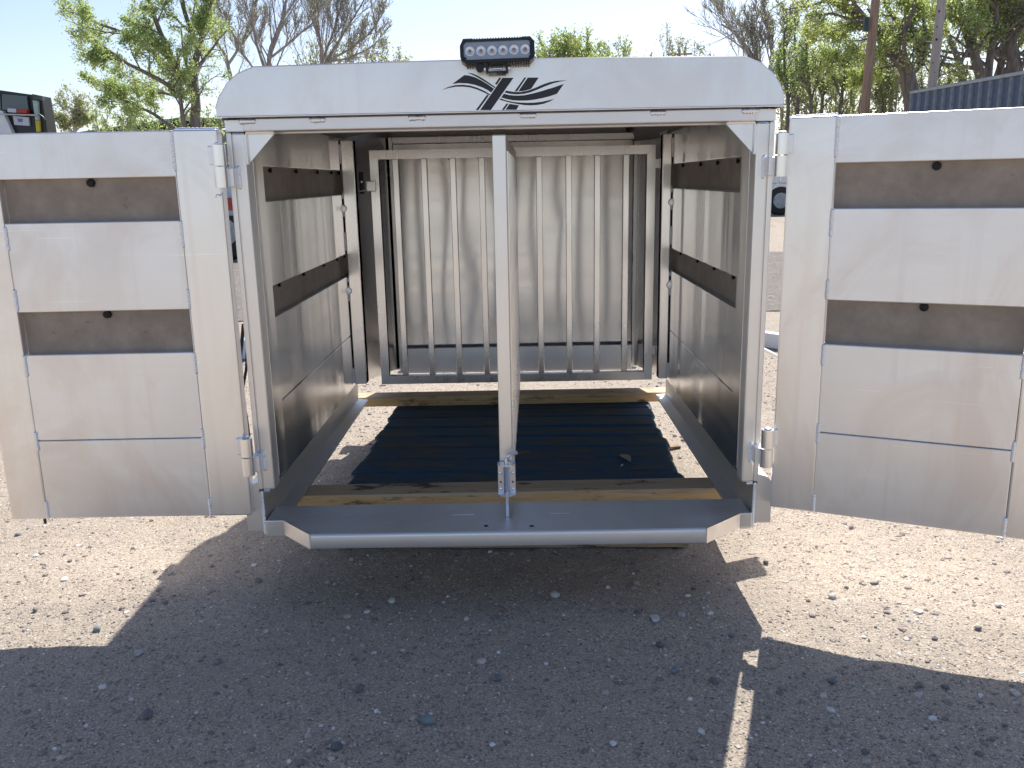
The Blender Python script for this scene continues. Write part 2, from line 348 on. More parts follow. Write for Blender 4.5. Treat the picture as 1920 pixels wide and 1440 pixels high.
# the larger stones one can point at
big = [ # px, py, radius, colour, flat, label
 (1040,1116,.024,(0.50,0.47,0.43),.35,'flat pale stone with a whitish top just in front of the sill'),
 (1228,1160,.022,(0.56,0.55,0.52),.3,'thin light wedge-shaped stone in shade right of centre'),
 (1150,1393,.012,(0.74,0.72,0.72),.7,'small bright white stone near the bottom edge, right of centre'),
 (1315,1373,.010,(0.66,0.66,0.64),.6,'tiny white stone left of the lit sliver of ground'),
 (735,1127,.011,(0.52,0.52,0.45),.8,'rounded cream pebble in dark shade left of the sill middle'),
 (182,1180,.015,(0.20,0.23,0.23),.6,'brown oval stone in sun at the corner of the left shadow'),
 (260,1225,.014,(0.46,0.44,0.42),.7,'pale rounded stone just inside the left shadow'),
 (408,1243,.014,(0.23,0.22,0.23),.5,'teal-grey stone in the left shade'),
 (485,1092,.015,(0.22,0.22,0.23),.6,'grey oval stone beside the left shadow edge under the door'),
 (632,1404,.017,(0.14,0.14,0.15),.7,'dark lump of stone at the lower left of the shade'),
 (674,1294,.014,(0.16,0.16,0.17),.7,'blackish stone in shade below the left side of the sill'),
 (800,1350,.022,(0.21,0.23,0.24),.6,'angular slate-grey stone with a pale face in the shade'),
 (932,1268,.019,(0.19,0.21,0.22),.35,'flat dark slate chip in the middle of the shade'),
 (1238,1207,.016,(0.14,0.15,0.15),.45,'black wedge stone right of centre in the shade'),
 (1265,1256,.016,(0.20,0.24,0.26),.55,'blue-grey stone near the right end of the shade'),
 (1640,1094,.014,(0.36,0.33,0.31),.6,'smooth grey-brown stone in sun below the right door'),
 (1560,1117,.015,(0.42,0.41,0.39),.6,'grey two-tone stone in sun right of the shade'),
 (1872,1137,.014,(0.40,0.36,0.36),.5,'mauve-grey stone in sun at the far right'),
 (1834,1178,.012,(0.20,0.19,0.20),.7,'dark pair-like pebble in sun above the right shadow'),
 (1596,992,.013,(0.28,0.22,0.26),.6,'brown stone in sun close below the right door'),
 (1436,1054,.012,(0.21,0.19,0.19),.6,'dark pebble in sun next to the right end of the sill'),
 (1560,1272,.015,(0.18,0.20,0.20),.5,'dark green-grey stone in the right shadow'),
 (1725,1280,.012,(0.20,0.20,0.16),.6,'rust-brown stone in the right door shadow'),
 (66,1143,.012,(0.20,0.22,0.20),.7,'small brown three-cornered stone at the far left in sun'),
 (35,1003,.013,(0.30,0.31,0.33),.5,'bluish grey stone in sun under the left door'),
 (277,1343,.020,(0.17,0.16,0.17),.35,'long dark flat stone in the left shade near the bottom'),
]
for i, (px, py, r, col, fl, lb) in enumerate(big):
    p = onground(px, py); r *= .66; v, f = pebble_verts(r, 100+i, fl, 2)
    m, n_, pr, L_ = mat('stone_surface')
    no = N(n_, 'ShaderNodeTexNoise', Scale=70., Detail=6.); L_(coords(n_), no.inputs['Vector'])
    L_(ramp(n_, no.outputs[0], [(.3, tuple(c*.7 for c in col)), (.7, tuple(min(1, c*1.2) for c in col))]), pr.inputs['Base Color']); pr.inputs['Roughness'].default_value = .8
    o = MB().add(v, f).build('stone', m, smooth=.9); o.location = (p.x, p.y, gh(p.x, p.y)+r*fl*.35); o.rotation_euler = (0, 0, i*1.7)
    tag(o, lb, 'stone', 'larger stones lying on the dirt')

# dry leaf blades, a curled leaf on the boards
def leafobj(p, L_, W_, rz, col, label, z=.006):
    mb = MB(); k = 7
    for i in range(k+1):
        t = i/k; ww = W_*math.sin(math.pi*(t*.93+.04)); zz = z+.006*math.sin(t*3.2)
        mb.v += [(L_*(t-.5), -ww, zz), (L_*(t-.5)+.001, 0, zz-.0018), (L_*(t-.5), ww, zz)]
    for i in range(k): mb.f += [(3*i, 3*i+3, 3*i+4, 3*i+1), (3*i+1, 3*i+4, 3*i+5, 3*i+2)]
    mb.v += [(a, b, c-.0007) for a, b, c in mb.v]; n0 = 3*(k+1)
    mb.f += [tuple(reversed([q+n0 for q in f])) for f in mb.f[:2*k]]
    o = mb.build('leaf', plain('dry_leaf', col, .6), fix=False, smooth=1.5); o.location = p; o.rotation_euler = (0, 0, rz); return tag(o, label, 'leaf')

# ================================================================== the box
ZB = .19
box = thing('livestock_box', (0, 0, ZB), label='open aluminium livestock box with both rear doors swung wide, resting on a blue pallet', cat='livestock box')
def part(mb, name, m, parent=box, **k): return mb.build(name, m, parent, **k)

# uprights, header, gussets
for s in (-1, 1):
    part(MB().box(*sorted((s*.5975, s*.568)), 0, .05, .105, .9455, .005), 'door_post', A_POST)
    part(MB().box(*sorted((s*.610, s*.5978)), .003, .05, .105, .9455, .0025), 'post_edge', A_POST)
    part(MB().box(*sorted((s*.568, s*.5745)), .0505, .125, .125, .944, .001), 'post_flange', A_WALL)
    part(MB().prism([(s*.567, .945), (s*.502, .945), (s*.502, .942), (s*.5655, .876), (s*.567, .876)], .006, .012), 'gusset', A_HOOD)
    part(MB().tube([(s*.5665, .0035, .94), (s*.5665, .0035, .90), (s*.5655, .0035, .876)], .0045, 6), 'weld_bead', A_WELD)
    part(MB().tube([(s*.563, .0035, .9445), (s*.53, .0035, .9445), (s*.503, .0035, .944)], .004, 6), 'weld_bead', A_WELD)
    part(MB().tube([(s*.5945, -.0005, .1045), (s*.58, -.0005, .1035)], .004, 6), 'weld_bead', A_WELD)
part(MB().box(-.567, .567, -.010, .05, .9465, .9745, .003), 'header_rail', A_RAIL)
part(MB().box(-.566, .566, .0505, .075, .9435, .9735, .001), 'header_flange', A_RAIL)
for s in (-1, 1): part(MB().box(*sorted((s*.610, s*.5675)), .0005, .05, .946, .9735, .002), 'header_block', A_POST)
# weld spots on the header
def bead(pts, r, seed=1, n=7, flat=1.):
    mb = MB(); rn = random.Random(seed); k = len(pts)
    for i, p in enumerate(pts):
        rr = r*(1+rn.uniform(-.12, .2)); 
        mb.lathe([(rr*.25, -rr*.55), (rr*.8, -rr*.3), (rr, 0), (rr*.8, rr*.3), (rr*.25, rr*.55)], p, n, 'y')
    return mb
def bead_line(a, b, r, seed):
    a, b = Vector(a), Vector(b); k = max(3, int((b-a).length/(r*.9)))
    return bead([a.lerp(b, i/k) for i in range(k+1)], r, seed)
for i, x in enumerate((-.555, -.401, -.181, .063, .349, .55)):
    part(bead_line((x-.013, -.0108, .9675), (x+.013, -.0108, .9675), .0065, i), 'weld_bead', A_WELD)

# hood (end cap) and roof shell
half = [(.618, .9755), (.6185, .994), (.607, 1.021), (.59, 1.044), (.565, 1.064), (.53, 1.0775)]
prof = [(-x, z) for x, z in half] + [(-.25, 1.081), (0, 1.0825), (.25, 1.081)] + half[::-1]
part(MB().prism(prof, -.022, -.0185), 'hood_panel', A_HOOD, smooth=.3)
part(MB().tube([(-.618, -.0215, .9768), (.618, -.0215, .9768)], .0022, 8), 'hood_lip', A_RAIL)
# edge trim on top of hood
part(MB().tube([(x, -.0195, z+.0005) for x, z in prof[1:-1]], .0028, 6), 'hood_trim', A_RAIL)
rb = MB(); NP = [(.0, 1.), (1.28, 1.), (1.60, .80)]
inner = [(x*.985, z-.004) for x, z in prof]
rings = [[(x*k, -.018 if y == 0 else y, z) for x, z in inner] for y, k in NP] + [[(x*k*.985, (.0 if y == 0 else y), z-.006 if z > 1 else z) for x, z in inner] for y, k in NP]
n_ = len(inner); vs = [p for r_ in rings for p in r_]; fs = []
for a in (0, 1, 3, 4):
    for i in range(n_-1): fs.append((a*n_+i, a*n_+i+1, (a+1)*n_+i+1, (a+1)*n_+i))
for i in range(n_-1): fs.append((2*n_+i, 2*n_+i+1, 5*n_+i+1, 5*n_+i)); fs.append((i, 3*n_+i, 3*n_+i+1, i+1))
part(MB().add(vs, fs), 'roof', A_ROOF)
# ceiling bow at the nose and back-panel frame

# side walls: planks with two covered slots
planks = [(.103, .292), (.2945, .507), (.585, .792), (.874, .985)]
for s in (-1, 1):
    for z0, z1 in planks:
        part(MB().box(*sorted((s*.5755, s*.606)), .1, 1.30, z0, z1, .0025), 'wall_plank', A_WALL)
    for z0, z1 in ((.507, .585), (.792, .874)):
        part(MB().box(*sorted((s*.5925, s*.5965)), .115, 1.29, z0+.0003, z1-.0003), 'slot_cover', COVER)
        c = (.255, .52, .79, 1.0, 1.13) if s < 0 else (.235, .46, .69, .975)
        for y in c:
            part(MB().lathe([(.0015, 0), (.006, .001), (.006, .006), (.002, .009)] if s > 0 else [(.002, -.009), (.006, -.006), (.006, -.001), (.0015, 0)], (s*.592-.009 if s > 0 else -.5920+.009, y, z1-.008), 8, 'x'), 'bolt', DARK)
    part(MB().box(*sorted((s*.5758, s*.606)), .055, .0995, .106, .985, .001), 'wall_end', A_WALL)
    part(MB().prism([(s*.607, .0), (s*.643, .0), (s*.643, .104), (s*.632, .118), (s*.607, .126)], .0, 1.30), 'side_rail', A_POST)
    part(MB().prism([(s*.6435, .365), (s*.72, .350), (s*.815, .300), (s*.813, .294), (s*.718, .343), (s*.6435, .357)], .52, .625), 'side_bracket', A_HOOD)
    part(MB().box(*sorted((s*.6065, s*.6435)), .535, .61, .28, .372, .002), 'bracket_pad', A_POST)
    part(MB().prism([(s*.607, .0), (s*.562, .0), (s*.562, .005), (s*.600, .0085), (s*.6, .100), (s*.607, .1005)], -.004, 1.29), 'bottom_rail', A_FLOOR)
    # mid posts
    xa, xb = (-.5725, -.528) if s < 0 else (.540, .5725)
    part(MB().box(xa, xb, 1.10, 1.145, .112, .976, .003), 'mid_post', A_GATE)
    xw = xa-.001 if s < 0 else xb+.001
    for k, (za, zb) in enumerate(((.12, .17), (.42, .47), (.49, .50), (.60, .66), (.72, .73), (.78, .80), (.90, .96))):
        part(bead_line((xw, 1.098, za), (xw, 1.098, zb), .0035, k+9), 'weld_bead', A_WELD)
    for z in (.455, .745): part(MB().lathe([(.002, -.003), (.011, -.002), (.013, 0)], (xw+s*.002, 1.098, z), 12, 'y'), 'weld_spot', A_WELD)
    # angled nose corner
    a0, b0 = (s*.592, 1.30), ((-.462, 1.585) if s < 0 else (.508, 1.585))
    d = Vector((b0[0]-a0[0], b0[1]-a0[1])).normalized(); nn = Vector((-d.y, d.x))*.004
    part(MB().prism([a0, b0, (b0[0]+nn.x, b0[1]+nn.y), (a0[0]+nn.x, a0[1]+nn.y)], .07, 1.03, 'z'), 'nose_corner', A_BACK)
# back panel
bp = MB(); kx, kz = 90, 60
for j in range(kz+1):
    for i in range(kx+1):
        x = -.455+.955*i/kx; z = .168+.808*j/kz
        e = min(1, 4*min(i/kx, 1-i/kx))*min(1, 4*min(j/kz, 1-j/kz))
        bp.v.append((x, 1.566+e*(.0085*noise.noise(Vector((x*3.8+.9*noise.noise(Vector((x, z*1.3, 3))), z*.45, 2.2)))+.004*noise.noise(Vector((x*2.4, z*.9, 7.7)))), z))
bp.f = [(j*(kx+1)+i, j*(kx+1)+i+1, (j+1)*(kx+1)+i+1, (j+1)*(kx+1)+i) for j in range(kz) for i in range(kx)]
part(bp, 'back_panel', A_BACK, fix=False, smooth=3)
part(MB().box(-.50, .535, 1.5895, 1.594, .058, 1.06), 'back_skin', A_ROOF)
part(MB().box(-.470, -.4555, 1.55, 1.57, .06, 1.004, .002), 'back_frame_upright', A_GATE)
part(MB().box(.5005, .514, 1.55, 1.57, .06, 1.004, .002), 'back_frame_upright', A_GATE)
part(MB().box(-.455, .50, 1.548, 1.575, .978, 1.004, .002), 'back_frame_top', A_GATE)
part(MB().box(-.455, .50, 1.543, 1.573, .055, .158, .003), 'back_channel', A_SILL)
part(MB().box(-.48, .525, 1.55, 1.59, .050, .0545), 'back_lip', A_RAIL)

# rear sill / bumper plate
sill = [(-.594, .092), (-.594, -.002), (-.549, -.002), (-.4640, -.0935), (.4640, -.0935), (.566, -.002), (.592, -.002), (.592, .092)]
part(MB().prism(sill, .0165, .0275, 'z'), 'sill_plate', A_SILL, smooth=.3)
part(MB().box(-.588, .588, .0885, .0915, -.0085, .0155), 'sill_back_lip', A_RAIL)
nose = [(-.094, .0285)] + [(-.0925-.0075*math.sin(a)-.0, .021+.0075*math.cos(a)) for a in [i*math.pi/2/6 for i in range(7)]] + [(-.100, -.004), (-.0985, -.0075), (-.094, -.0085)]
part(MB().prism(nose, -.4638, .4638, 'x'), 'sill_nose', A_RAIL, smooth=.5)
def slab(a, b, t, z0, z1):
    a, b = Vector(a), Vector(b); d = (b-a).normalized(); q = Vector((d.y, -d.x))*t
    return MB().prism([tuple(a), tuple(b), tuple(b+q), tuple(a+q)], z0, z1, 'z')
part(slab((-.5495, -.0045), (-.4645, -.0955), .004, -.009, .0285), 'sill_corner', A_HOOD)
part(slab((.4645, -.0955), (.5660, -.0045), .004, -.009, .0285), 'sill_corner', A_HOOD)
for s in (-1, 1):
    x0, x1 = (-.596, -.5500) if s < 0 else (.5665, .596)
    part(MB().box(x0, x1, -.009, -.0025, -.009, .029, .0025), 'sill_end', A_POST)
    part(bead_line((x0+.004, -.006, -.0095), (x1-.004, -.006, -.0095), .004, 30+s), 'weld_bead', A_WELD)
    part(bead_line((s*.5985, -.004, -.006), (s*.6005, -.002, .10), .0038, 40+s), 'weld_bead', A_WELD)
for x, y in ((-.052, -.061), (.057, -.066)):
    part(MB().lathe([(.0055, 0), (.0055, .0006)], (x, y, .0278), 12), 'drain_hole', DARK)
part(MB().box(-.14, -.085, .012, .0145, .0278, .0284), 'scratch', A_WELD)
part(MB().box(.105, .155, .012, .0145, .0278, .0284), 'scratch', A_WELD)

# cables along the left outside of the box
for k, (pts, r) in enumerate([
    ([(-.640, .10, .50), (-.652, .09, .42), (-.655, .08, .34), (-.645, .07, .27), (-.636, .05, .21)], .0045),
    ([(-.634, .10, .46), (-.640, .09, .39), (-.650, .07, .33), (-.648, .06, .28), (-.640, .05, .22)], .0035),
    ([(-.632, .10, .70), (-.636, .12, .62), (-.632, .12, .56), (-.630, .11, .50)], .004)]):
    part(MB().tube(pts, r, 6), 'cable', BLACK_RUB)
part(MB().box(-.648, -.630, .035, .055, .196, .222, .003), 'cable_plug', BLACK_RUB)

# ------------------------------------------------------------------ doors
def build_door(root, hand, flip):
    """u runs from hinge edge to free edge along +x of the local frame (or -x for the left door), +y goes away from the camera"""
    S = flip; T = .036
    def bx(u0, u1, y0, y1, z0, z1, b=.003): a, c = sorted((S*u0, S*u1)); return MB().box(a, c, y0, y1, z0, z1, b)
    st = bx(0, .0985, 0, T, .0525, .952, .004).build('stile', A_DOOR, root)
    bx(.4935, .582, 0, T, .0525, .952, .004).build('stile', A_DOOR, root)
    for (z0, z1) in ((.852, .9505), (.556, .757), (.2501, .457), (.0535, .2493)):
        bx(.0988, .4932, .0012, T-.001, z0, z1, .0022).build('door_plank', A_DPAN, root)
    for (z0, z1) in ((.757, .852), (.457, .556)):
        c = bx(.0995, .4925, T-.014, T-.010, z0-.0002, z1+.0002, 0).build('slot_cover', COVER, root)
        for u in (.297,):
            MB().lathe([(.0025, -.010), (.0085, -.008), (.0095, -.002), (.0095, 0)], (S*u, T-.0142, z1-.010), 10, 'y').build('bolt', DARK, root)
    i = 0
    for u in (.099, .493):
        for (za, zb) in ((.868, .945), (.70, .752), (.562, .605), (.410, .452), (.228, .268), (.058, .095)):
            i += 1
            if i % 5 == 3: zb -= .006
            bead_line((S*u, .0002, za), (S*u, .0002, zb), .0044, i+int(10*flip)).build('weld_bead', A_WELD, root)
    MB().box(*sorted((S*.0982, S*.0995)), 0.0003, .002, .0535, .95).build('seam', A_WELD, root)
ld = thing('door', (-.6195, -.032, 0), parent=box); ld.rotation_euler = (0, .0015, R(.6))
build_door(ld, 'left', -1)
rd = thing('door', (.6305, -.031, 0), parent=box); rd.rotation_euler = (0, 0, -math.atan2(.2008, .447)); build_door(rd, 'right', 1)
MB().tube([(-.512, .018, .053), (-.512, .018, .035)], .0035, 8).build('drop_pin', RUST, ld)
# rough sawn top edge weld on door tops
for d, s in ((ld, -1), (rd, 1)):
    bead_line((s*.004, .018, .9515), (s*.094, .018, .9520), .005, 77+s).build('weld_bead', A_WELD, d)
# hinges: upper knuckle on the door, lower on the post
for s in (-1, 1):
    for zc in (.872, .205):
        x = s*.6135
        h = thing('hinge', (x, -.043, zc), parent=box)
        r = .0145
        MB().lathe([(r*.5, .001), (r, .0012), (r, .0455), (r*.5, .0457)], (0, 0, 0), 20).build('knuckle', A_GATE, h)
        MB().lathe([(r*.5, -.0457), (r, -.0455), (r, -.0012), (r*.5, -.001)], (0, 0, 0), 20).build('knuckle', A_GATE, h)
        MB().lathe([(r*.62, .0465), (r*.66, .049), (r*.4, .051)], (0, 0, 0), 12).build('pin', ZINC, h)
        if zc > .5: MB().tube([(0, 0, -.046), (0, 0, -.056), (-.004, -.006, -.062), (-.011, -.008, -.060), (-.014, -.006, -.066)], .0018, 6).build('pin', ZINC, h)
        MB().box(*sorted((s*.006, s*.026)), .004, .0112, .003, .044, .002).build('leaf_plate', A_WELD, h)
        MB().box(*sorted((s*.002, -s*.024)), .012, .0425, -.044, -.003, .002).build('leaf_plate', A_WELD, h)
        bead_line((-s*.026, .0425, -.045), (-s*.026, .0425, -.003), .0050, 5).build('weld_bead', A_WELD, h)

# ------------------------------------------------------------------ slatted cross gate
gate = thing('gate', (0, 1.189, 0), parent=box)
gx0, gx1, gz0, gz1, t = -.4885, .5300, .0885, .9425, .031
def mit(poly): return MB().prism(poly, 0, .028)
mit([(gx0, gz1), (gx1, gz1), (gx1-t, gz1-t), (gx0+t, gz1-t)]).build('gate_rail', A_GATE, gate)
mit([(gx0, gz0), (gx0+t, gz0+t), (gx1-t, gz0+t), (gx1, gz0)]).build('gate_rail', A_GATE, gate)
mit([(gx0, gz0+.0006), (gx0, gz1-.0006), (gx0+t-.0006, gz1-t-.0006), (gx0+t-.0006, gz0+t+.0006)]).build('gate_upright', A_GATE, gate)
mit([(gx1, gz0+.0006), (gx1, gz1-.0006), (gx1-t+.0006, gz1-t-.0006), (gx1-t+.0006, gz0+t+.0006)]).build('gate_upright', A_GATE, gate)
proto = None
for x in (-.398, -.296, -.193, -.0895, .0125, .1155, .2215, .324, .427):
    if proto is None: proto = MB().box(-.0108, .0108, .004, .024, gz0+t, gz1-t, .002).build('bar', A_GATE, gate); proto.location.x = x
    else: share(proto, gate, (x, 0, 0))
for k, x in enumerate((-.398, -.296, -.193, -.0895, .1155, .2215, .324, .427)):
    bead([(x-.012, .004, gz1-t), (x-.0125, .004, gz1-t-.003)], .0035, k).build('weld_bead', A_WELD, gate)
for z in (.86, .185):
    hx = .548
    MB().lathe([(.0075, .0), (.0075, .035)], (hx, -.002, z), 12).build('hinge_barrel', A_GATE, gate)
    MB().lathe([(.0075, -.034), (.0075, -.001)], (hx+.010, -.006, z), 12).build('hinge_barrel', A_GATE, gate)
    MB().box(hx-.018, hx-.006, .002, .008, z+.002, z+.033).build('hinge_plate', A_GATE, gate)
    MB().tube([(hx+.002, -.004, z-.034), (hx+.002, -.004, z-.046), (hx+.008, -.006, z-.052), (hx, -.004, z-.066)], .0015, 5).build('hinge_pin', ZINC, gate)
MB().box(-.505, -.470, -.012, -.001, .800, .838, .003).build('latch_block', A_GATE, gate)
MB().box(-.528, -.512, -.012, -.002, .792, .870, .003).build('latch_body', BLACK_CAST, gate)
MB().tube([(-.53, -.010, .802), (-.505, -.010, .806)], .003, 6).build('latch_pin', ZINC, gate)
MB().lathe([(.003, -.013), (.005, -.012)], (-.520, 0, .835), 8, 'y').build('latch_screw', ZINC, gate)

# ------------------------------------------------------------------ centre divider (runs front to back)
dv = thing('divider', (0, .0, 0), -.019, parent=box)
MB().box(-.0185, .0125, .020, .051, .072, .9305, .003).build('divider_upright', A_POST, dv)
MB().box(-.0185, .0125, 1.125, 1.156, .072, .9305, .003).build('divider_upright', A_POST, dv)
MB().box(-.0175, .0115, .0515, 1.1245, .900, .9300, .003).build('divider_rail', A_POST, dv)
MB().box(-.0175, .0115, .0515, 1.1245, .0725, .1030, .003).build('divider_rail', A_POST, dv)
pr = None
for k in range(9):
    y = .155+.1085*k
    if pr is None: pr = MB().box(-.0145, .0145, -.010, .010, .1035, .8995, .002).build('bar', A_GATE, dv); pr.location.y = y
    else: share(pr, dv, (0, y, 0))
# spring latch on the divider foot
lt = thing('spring_latch', (-.0015, .0, 0), parent=box)
MB().box(-.0215, .0215, .012, .0155, .084, .163, .0012).build('latch_plate', ZINC, lt)
def ear(z0, z1):
    p = [(-.0215, .012), (-.0215, -.004), (-.014, -.013), (0, -.016), (.014, -.013), (.0215, -.004), (.0215, .012)]
    return MB().prism(p, z0, z1, 'z')
ear(.160, .1635).build('latch_ear', ZINC, lt); ear(.0835, .087).build('latch_ear', ZINC, lt)
sp = [(.0078*math.cos(t_*.7), -.003+.0078*math.sin(t_*.7), .089+.0685*t_/140) for t_ in range(141)]
MB().tube(sp, .0011, 5).build('spring', ZINC, lt)
rod = [(0, -.003, .0285), (0, -.003, .165)] + [(.020-.020*math.cos(a), -.003, .168+.022*math.sin(a)) for a in [i*math.pi/2/7 for i in range(8)]] + [(.031, -.005, .192)]
MB().tube(rod, .0047, 10).build('rod', ZINC, lt)
MB().tube([(.029, -.005, .1915), (.034, -.006, .193), (.054, -.009, .1965)], .0062, 10, .0052).build('handle_grip', BLACK_RUB, lt)
for x in (-.0145, .0145):
    for z in (.155, .112): MB().lathe([(.0024, 0), (.0024, .0006)], (x, .0112, z), 10, 'y').build('screw_hole', DARK, lt)
    for z in (.135, .094): MB().lathe([(.0015, -.003), (.004, -.002), (.0045, 0)], (x, .0118, z), 10, 'y').build('rivet', ZINC, lt)

# ------------------------------------------------------------------ LED work light on the hood
wl = thing('work_light', (0, -.050, 1.099), parent=box); wl.rotation_euler = (R(-6), R(-1.0), 0)
o8 = [(-.0795, .010), (-.0795, -.012), (-.0775, -.0165), (-.0775, -.019), (-.068, -.0265), (.067, -.0265), (.0765, -.018), (.0785, -.012), (.0785, .014), (.070, .0245), (.052, .0245), (.050, .0215), (-.050, .0215), (-.052, .0245), (-.072, .0245)]
i8 = [(-.0725, .009), (-.0725, -.013), (-.066, -.0195), (.065, -.0195), (.0715, -.013), (.0715, .011), (.067, .0165), (-.067, .0165)]
MB().prism(o8, -.004, .034).build('housing', BLACK_CAST, wl)
mb = MB()
for k in range(24):
    x = -.066+.132*k/23; mb.box(x-.0011, x+.0011, .006, .036, .0215, .0275)
    mb.box(x-.0011, x+.0011, .004, .036, -.0300, -.0262)
mb.build('cooling_fins', BLACK_CAST, wl)
# rim = ring between outlines
no_, ni_ = len(o8), len(i8)
mb = MB()
for p in ((-.0745, -.0725, -.015, .012), (.0715, .0745, -.015, .013)): mb.box(p[0]-.003, p[1]+.001, -.0085, -.0035, p[2], p[3], .001)
mb.box(-.070, .069, -.0085, -.0035, .0166, .0222, .001); mb.box(-.068, .067, -.0085, -.0035, -.0258, -.0196, .001)
for sx, sz in ((-1, 1), (1, 1), (-1, -1), (1, -1)):
    mb.prism([(sx*.0655, sz*.0165), (sx*.0725, sz*.0115), (sx*.0755, sz*.013), (sx*.0690, sz*.0220)], -.0083, -.0036)
mb.build('bezel', BLACK_CAST, wl)
m_, n_t, p_, L_ = mat('lamp_reflector_sheet'); p_.inputs['Base Color'].default_value = (.42, .44, .47, 1); p_.inputs['Metallic'].default_value = .5; p_.inputs['Roughness'].default_value = .45
REFL = m_; CHROME = plain('chrome_cup', (.93, .93, .94), .35, .6, var=.02); LED = plain('led_chip', (.40, .30, .20), .3)
MB().prism(i8, -.0046, -.0041).build('reflector', REFL, wl)
for k in range(6):
    x = -.0585+.0234*k
    c = MB().lathe([(.0104, 0), (.0102, -.0018), (.0088, -.0024), (.0064, -.0010)], (x, -.0047, -.0015), 20, 'y').build('lamp_cup', CHROME, wl)
    MB().lathe([(.0038, -.0008), (.0034, -.0026), (.0015, -.0032)], (x, -.0052, -.0015), 14, 'y').build('led', LED, wl)
m_, n_t, p_, L_ = mat('clear_lens'); p_.inputs['Base Color'].default_value = (.95, .97, 1, 1); p_.inputs['Transmission Weight'].default_value = 1; p_.inputs['Roughness'].default_value = .03; p_.inputs['IOR'].default_value = 1.12
MB().prism(i8, -.0098, -.0092).build('lens', m_, wl)
# bracket & knob
mb = MB(); mb.box(-.026, -.021, -.002, .014, -.046, -.024); mb.box(.016, .021, -.002, .014, -.046, -.024); mb.box(-.021, .016, -.004, .024, -.047, -.0435)
mb.build('bracket', BLACK_PAINT, wl)
MB().box(-.012, .009, .004, .010, -.039, -.034, .002).build('bracket_pad', A_GATE, wl)
MB().lathe([(.003, -.010), (.0082, -.009), (.0086, -.002), (.0086, .002)], (-.0385, .0, -.036), 14, 'y').build('grommet', BLACK_RUB, wl)
MB().tube([(-.0385, .0, -.036), (-.035, .012, -.030), (-.03, .016, -.022)], .003, 8).build('cable', BLACK_RUB, wl)
for x in (-.029, .0235): MB().lathe([(.0045, -.0025), (.0045, .0025)], (x, .003, -.036), 6, 'x').build('bracket_bolt', ZINC, wl)

# ------------------------------------------------------------------ emblem on the hood
EM = [
 [(420,640),(480,645),(560,680),(640,725),(720,780),(806,836),(796,850),(720,802),(640,752),(560,705),(490,668)],
 [(205,795),(290,733),(375,670),(430,675),(520,700),(600,740),(700,800),(785,860),(745,912),(700,880),(620,840),(520,805),(420,785),(300,780)],
 [(65,878),(150,835),(250,810),(350,805),(450,815),(550,845),(650,888),(735,940),(718,950),(640,908),(550,870),(450,840),(350,830),(250,832),(150,850)],
 [(903,708),(1055,708),(740,1155),(592,1155)],
 [(855,708),(888,708),(825,803),(797,797)],
 [(690,940),(712,955),(568,1155),(533,1155)],
 [(1205,705),(1232,705),(1105,895),(1072,893)],
 [(1252,705),(1403,705),(1300,860),(1240,880),(1180,893),(1122,895)],
 [(960,1062),(985,1068),(925,1152),(893,1152)],
 [(1000,1068),(1130,1090),(1095,1150),(943,1150)],
 [(950,885),(1050,902),(1150,905),(1250,887),(1350,850),(1450,805),(1550,770),(1650,750),(1800,742),(1700,760),(1600,785),(1500,822),(1400,865),(1300,905),(1200,930),(1100,938),(1000,928),(932,912)],
 [(920,928),(1000,948),(1100,955),(1200,950),(1300,930),(1400,905),(1500,875),(1600,845),(1700,810),(1752,795),(1655,930),(1550,965),(1450,990),(1350,1010),(1250,1022),(1150,1025),(1050,1020),(950,1000),(885,980)],
 [(872,992),(950,1020),(1050,1042),(1150,1052),(1250,1055),(1350,1052),(1450,1040),(1540,1020),(1620,1000),(1560,1035),(1480,1065),(1400,1082),(1300,1090),(1200,1085),(1100,1070),(1000,1050),(920,1028),(862,1010)]]
em = MB()
for poly in EM:
    q = []
    for X, Y in poly:
        p = at(820+X/7.385, 50+Y/7.385, -.0225); q.append((p.x, p.z-ZB))
    em.prism(q, -.0228, -.0221)
part(em, 'emblem', DECAL, smooth=0)

# ================================================================== pallet and beams under the box
pal = thing('pallet', (.018, .86, 0), -R(1.6), label='worn dark blue wooden pallet lying on the dirt under the box', cat='pallet')
ys_ = [(-.520,-.452),(-.449,-.328),(-.325,-.192),(-.189,-.062),(-.059,.060),(.063,.172),(.175,.305),(.308,.432),(.435,.570)]
for i, (y0, y1) in enumerate(ys_):
    l, r_ = -.500+.006*math.sin(i*2.3), .512+.008*math.sin(i*1.7+1); c = .028
    y0 += .002; y1 -= .002
    def outline(e): return [(l+e, y0+c*.4+e), (l+c*.35+e, y0+e), (r_-c*.35-e, y0+e), (r_-e, y0+c*.5+e), (r_-e, y1-c-e), (r_-c*.4-e, y1-.004-e), (r_-c-e, y1-e), (l+c*.8+e, y1-e), (l+.006+e, y1-c*.5-e)]
    zt = ZB-.042+.0025*math.sin(i*1.3)
    mb = MB().loft(outline(0), ZB-.0620+.0003*i, outline(0), zt-.008).loft(outline(.0002), zt-.0079, outline(.009), zt)
    mb.build('board', BLUE, pal, smooth=0)
for x in (-.425, 0, .43):
    MB().box(x-.05, x+.05, -.56, .56, .090, .1275).build('stringer', W_OLD, pal)
    for y in (-.51, 0, .51): MB().box(x-.05+.003, x+.05-.003, y-.06, y+.06, .020, .0895, .003).build('block', BLUE if x < 0 else W_OLD, pal)
for y in (-.51, 0, .51): MB().box(-.50, .50, y-.055, y+.055, .002, .0195, .002).build('bottom_board', W_OLD if y < 0 else BLUE, pal)
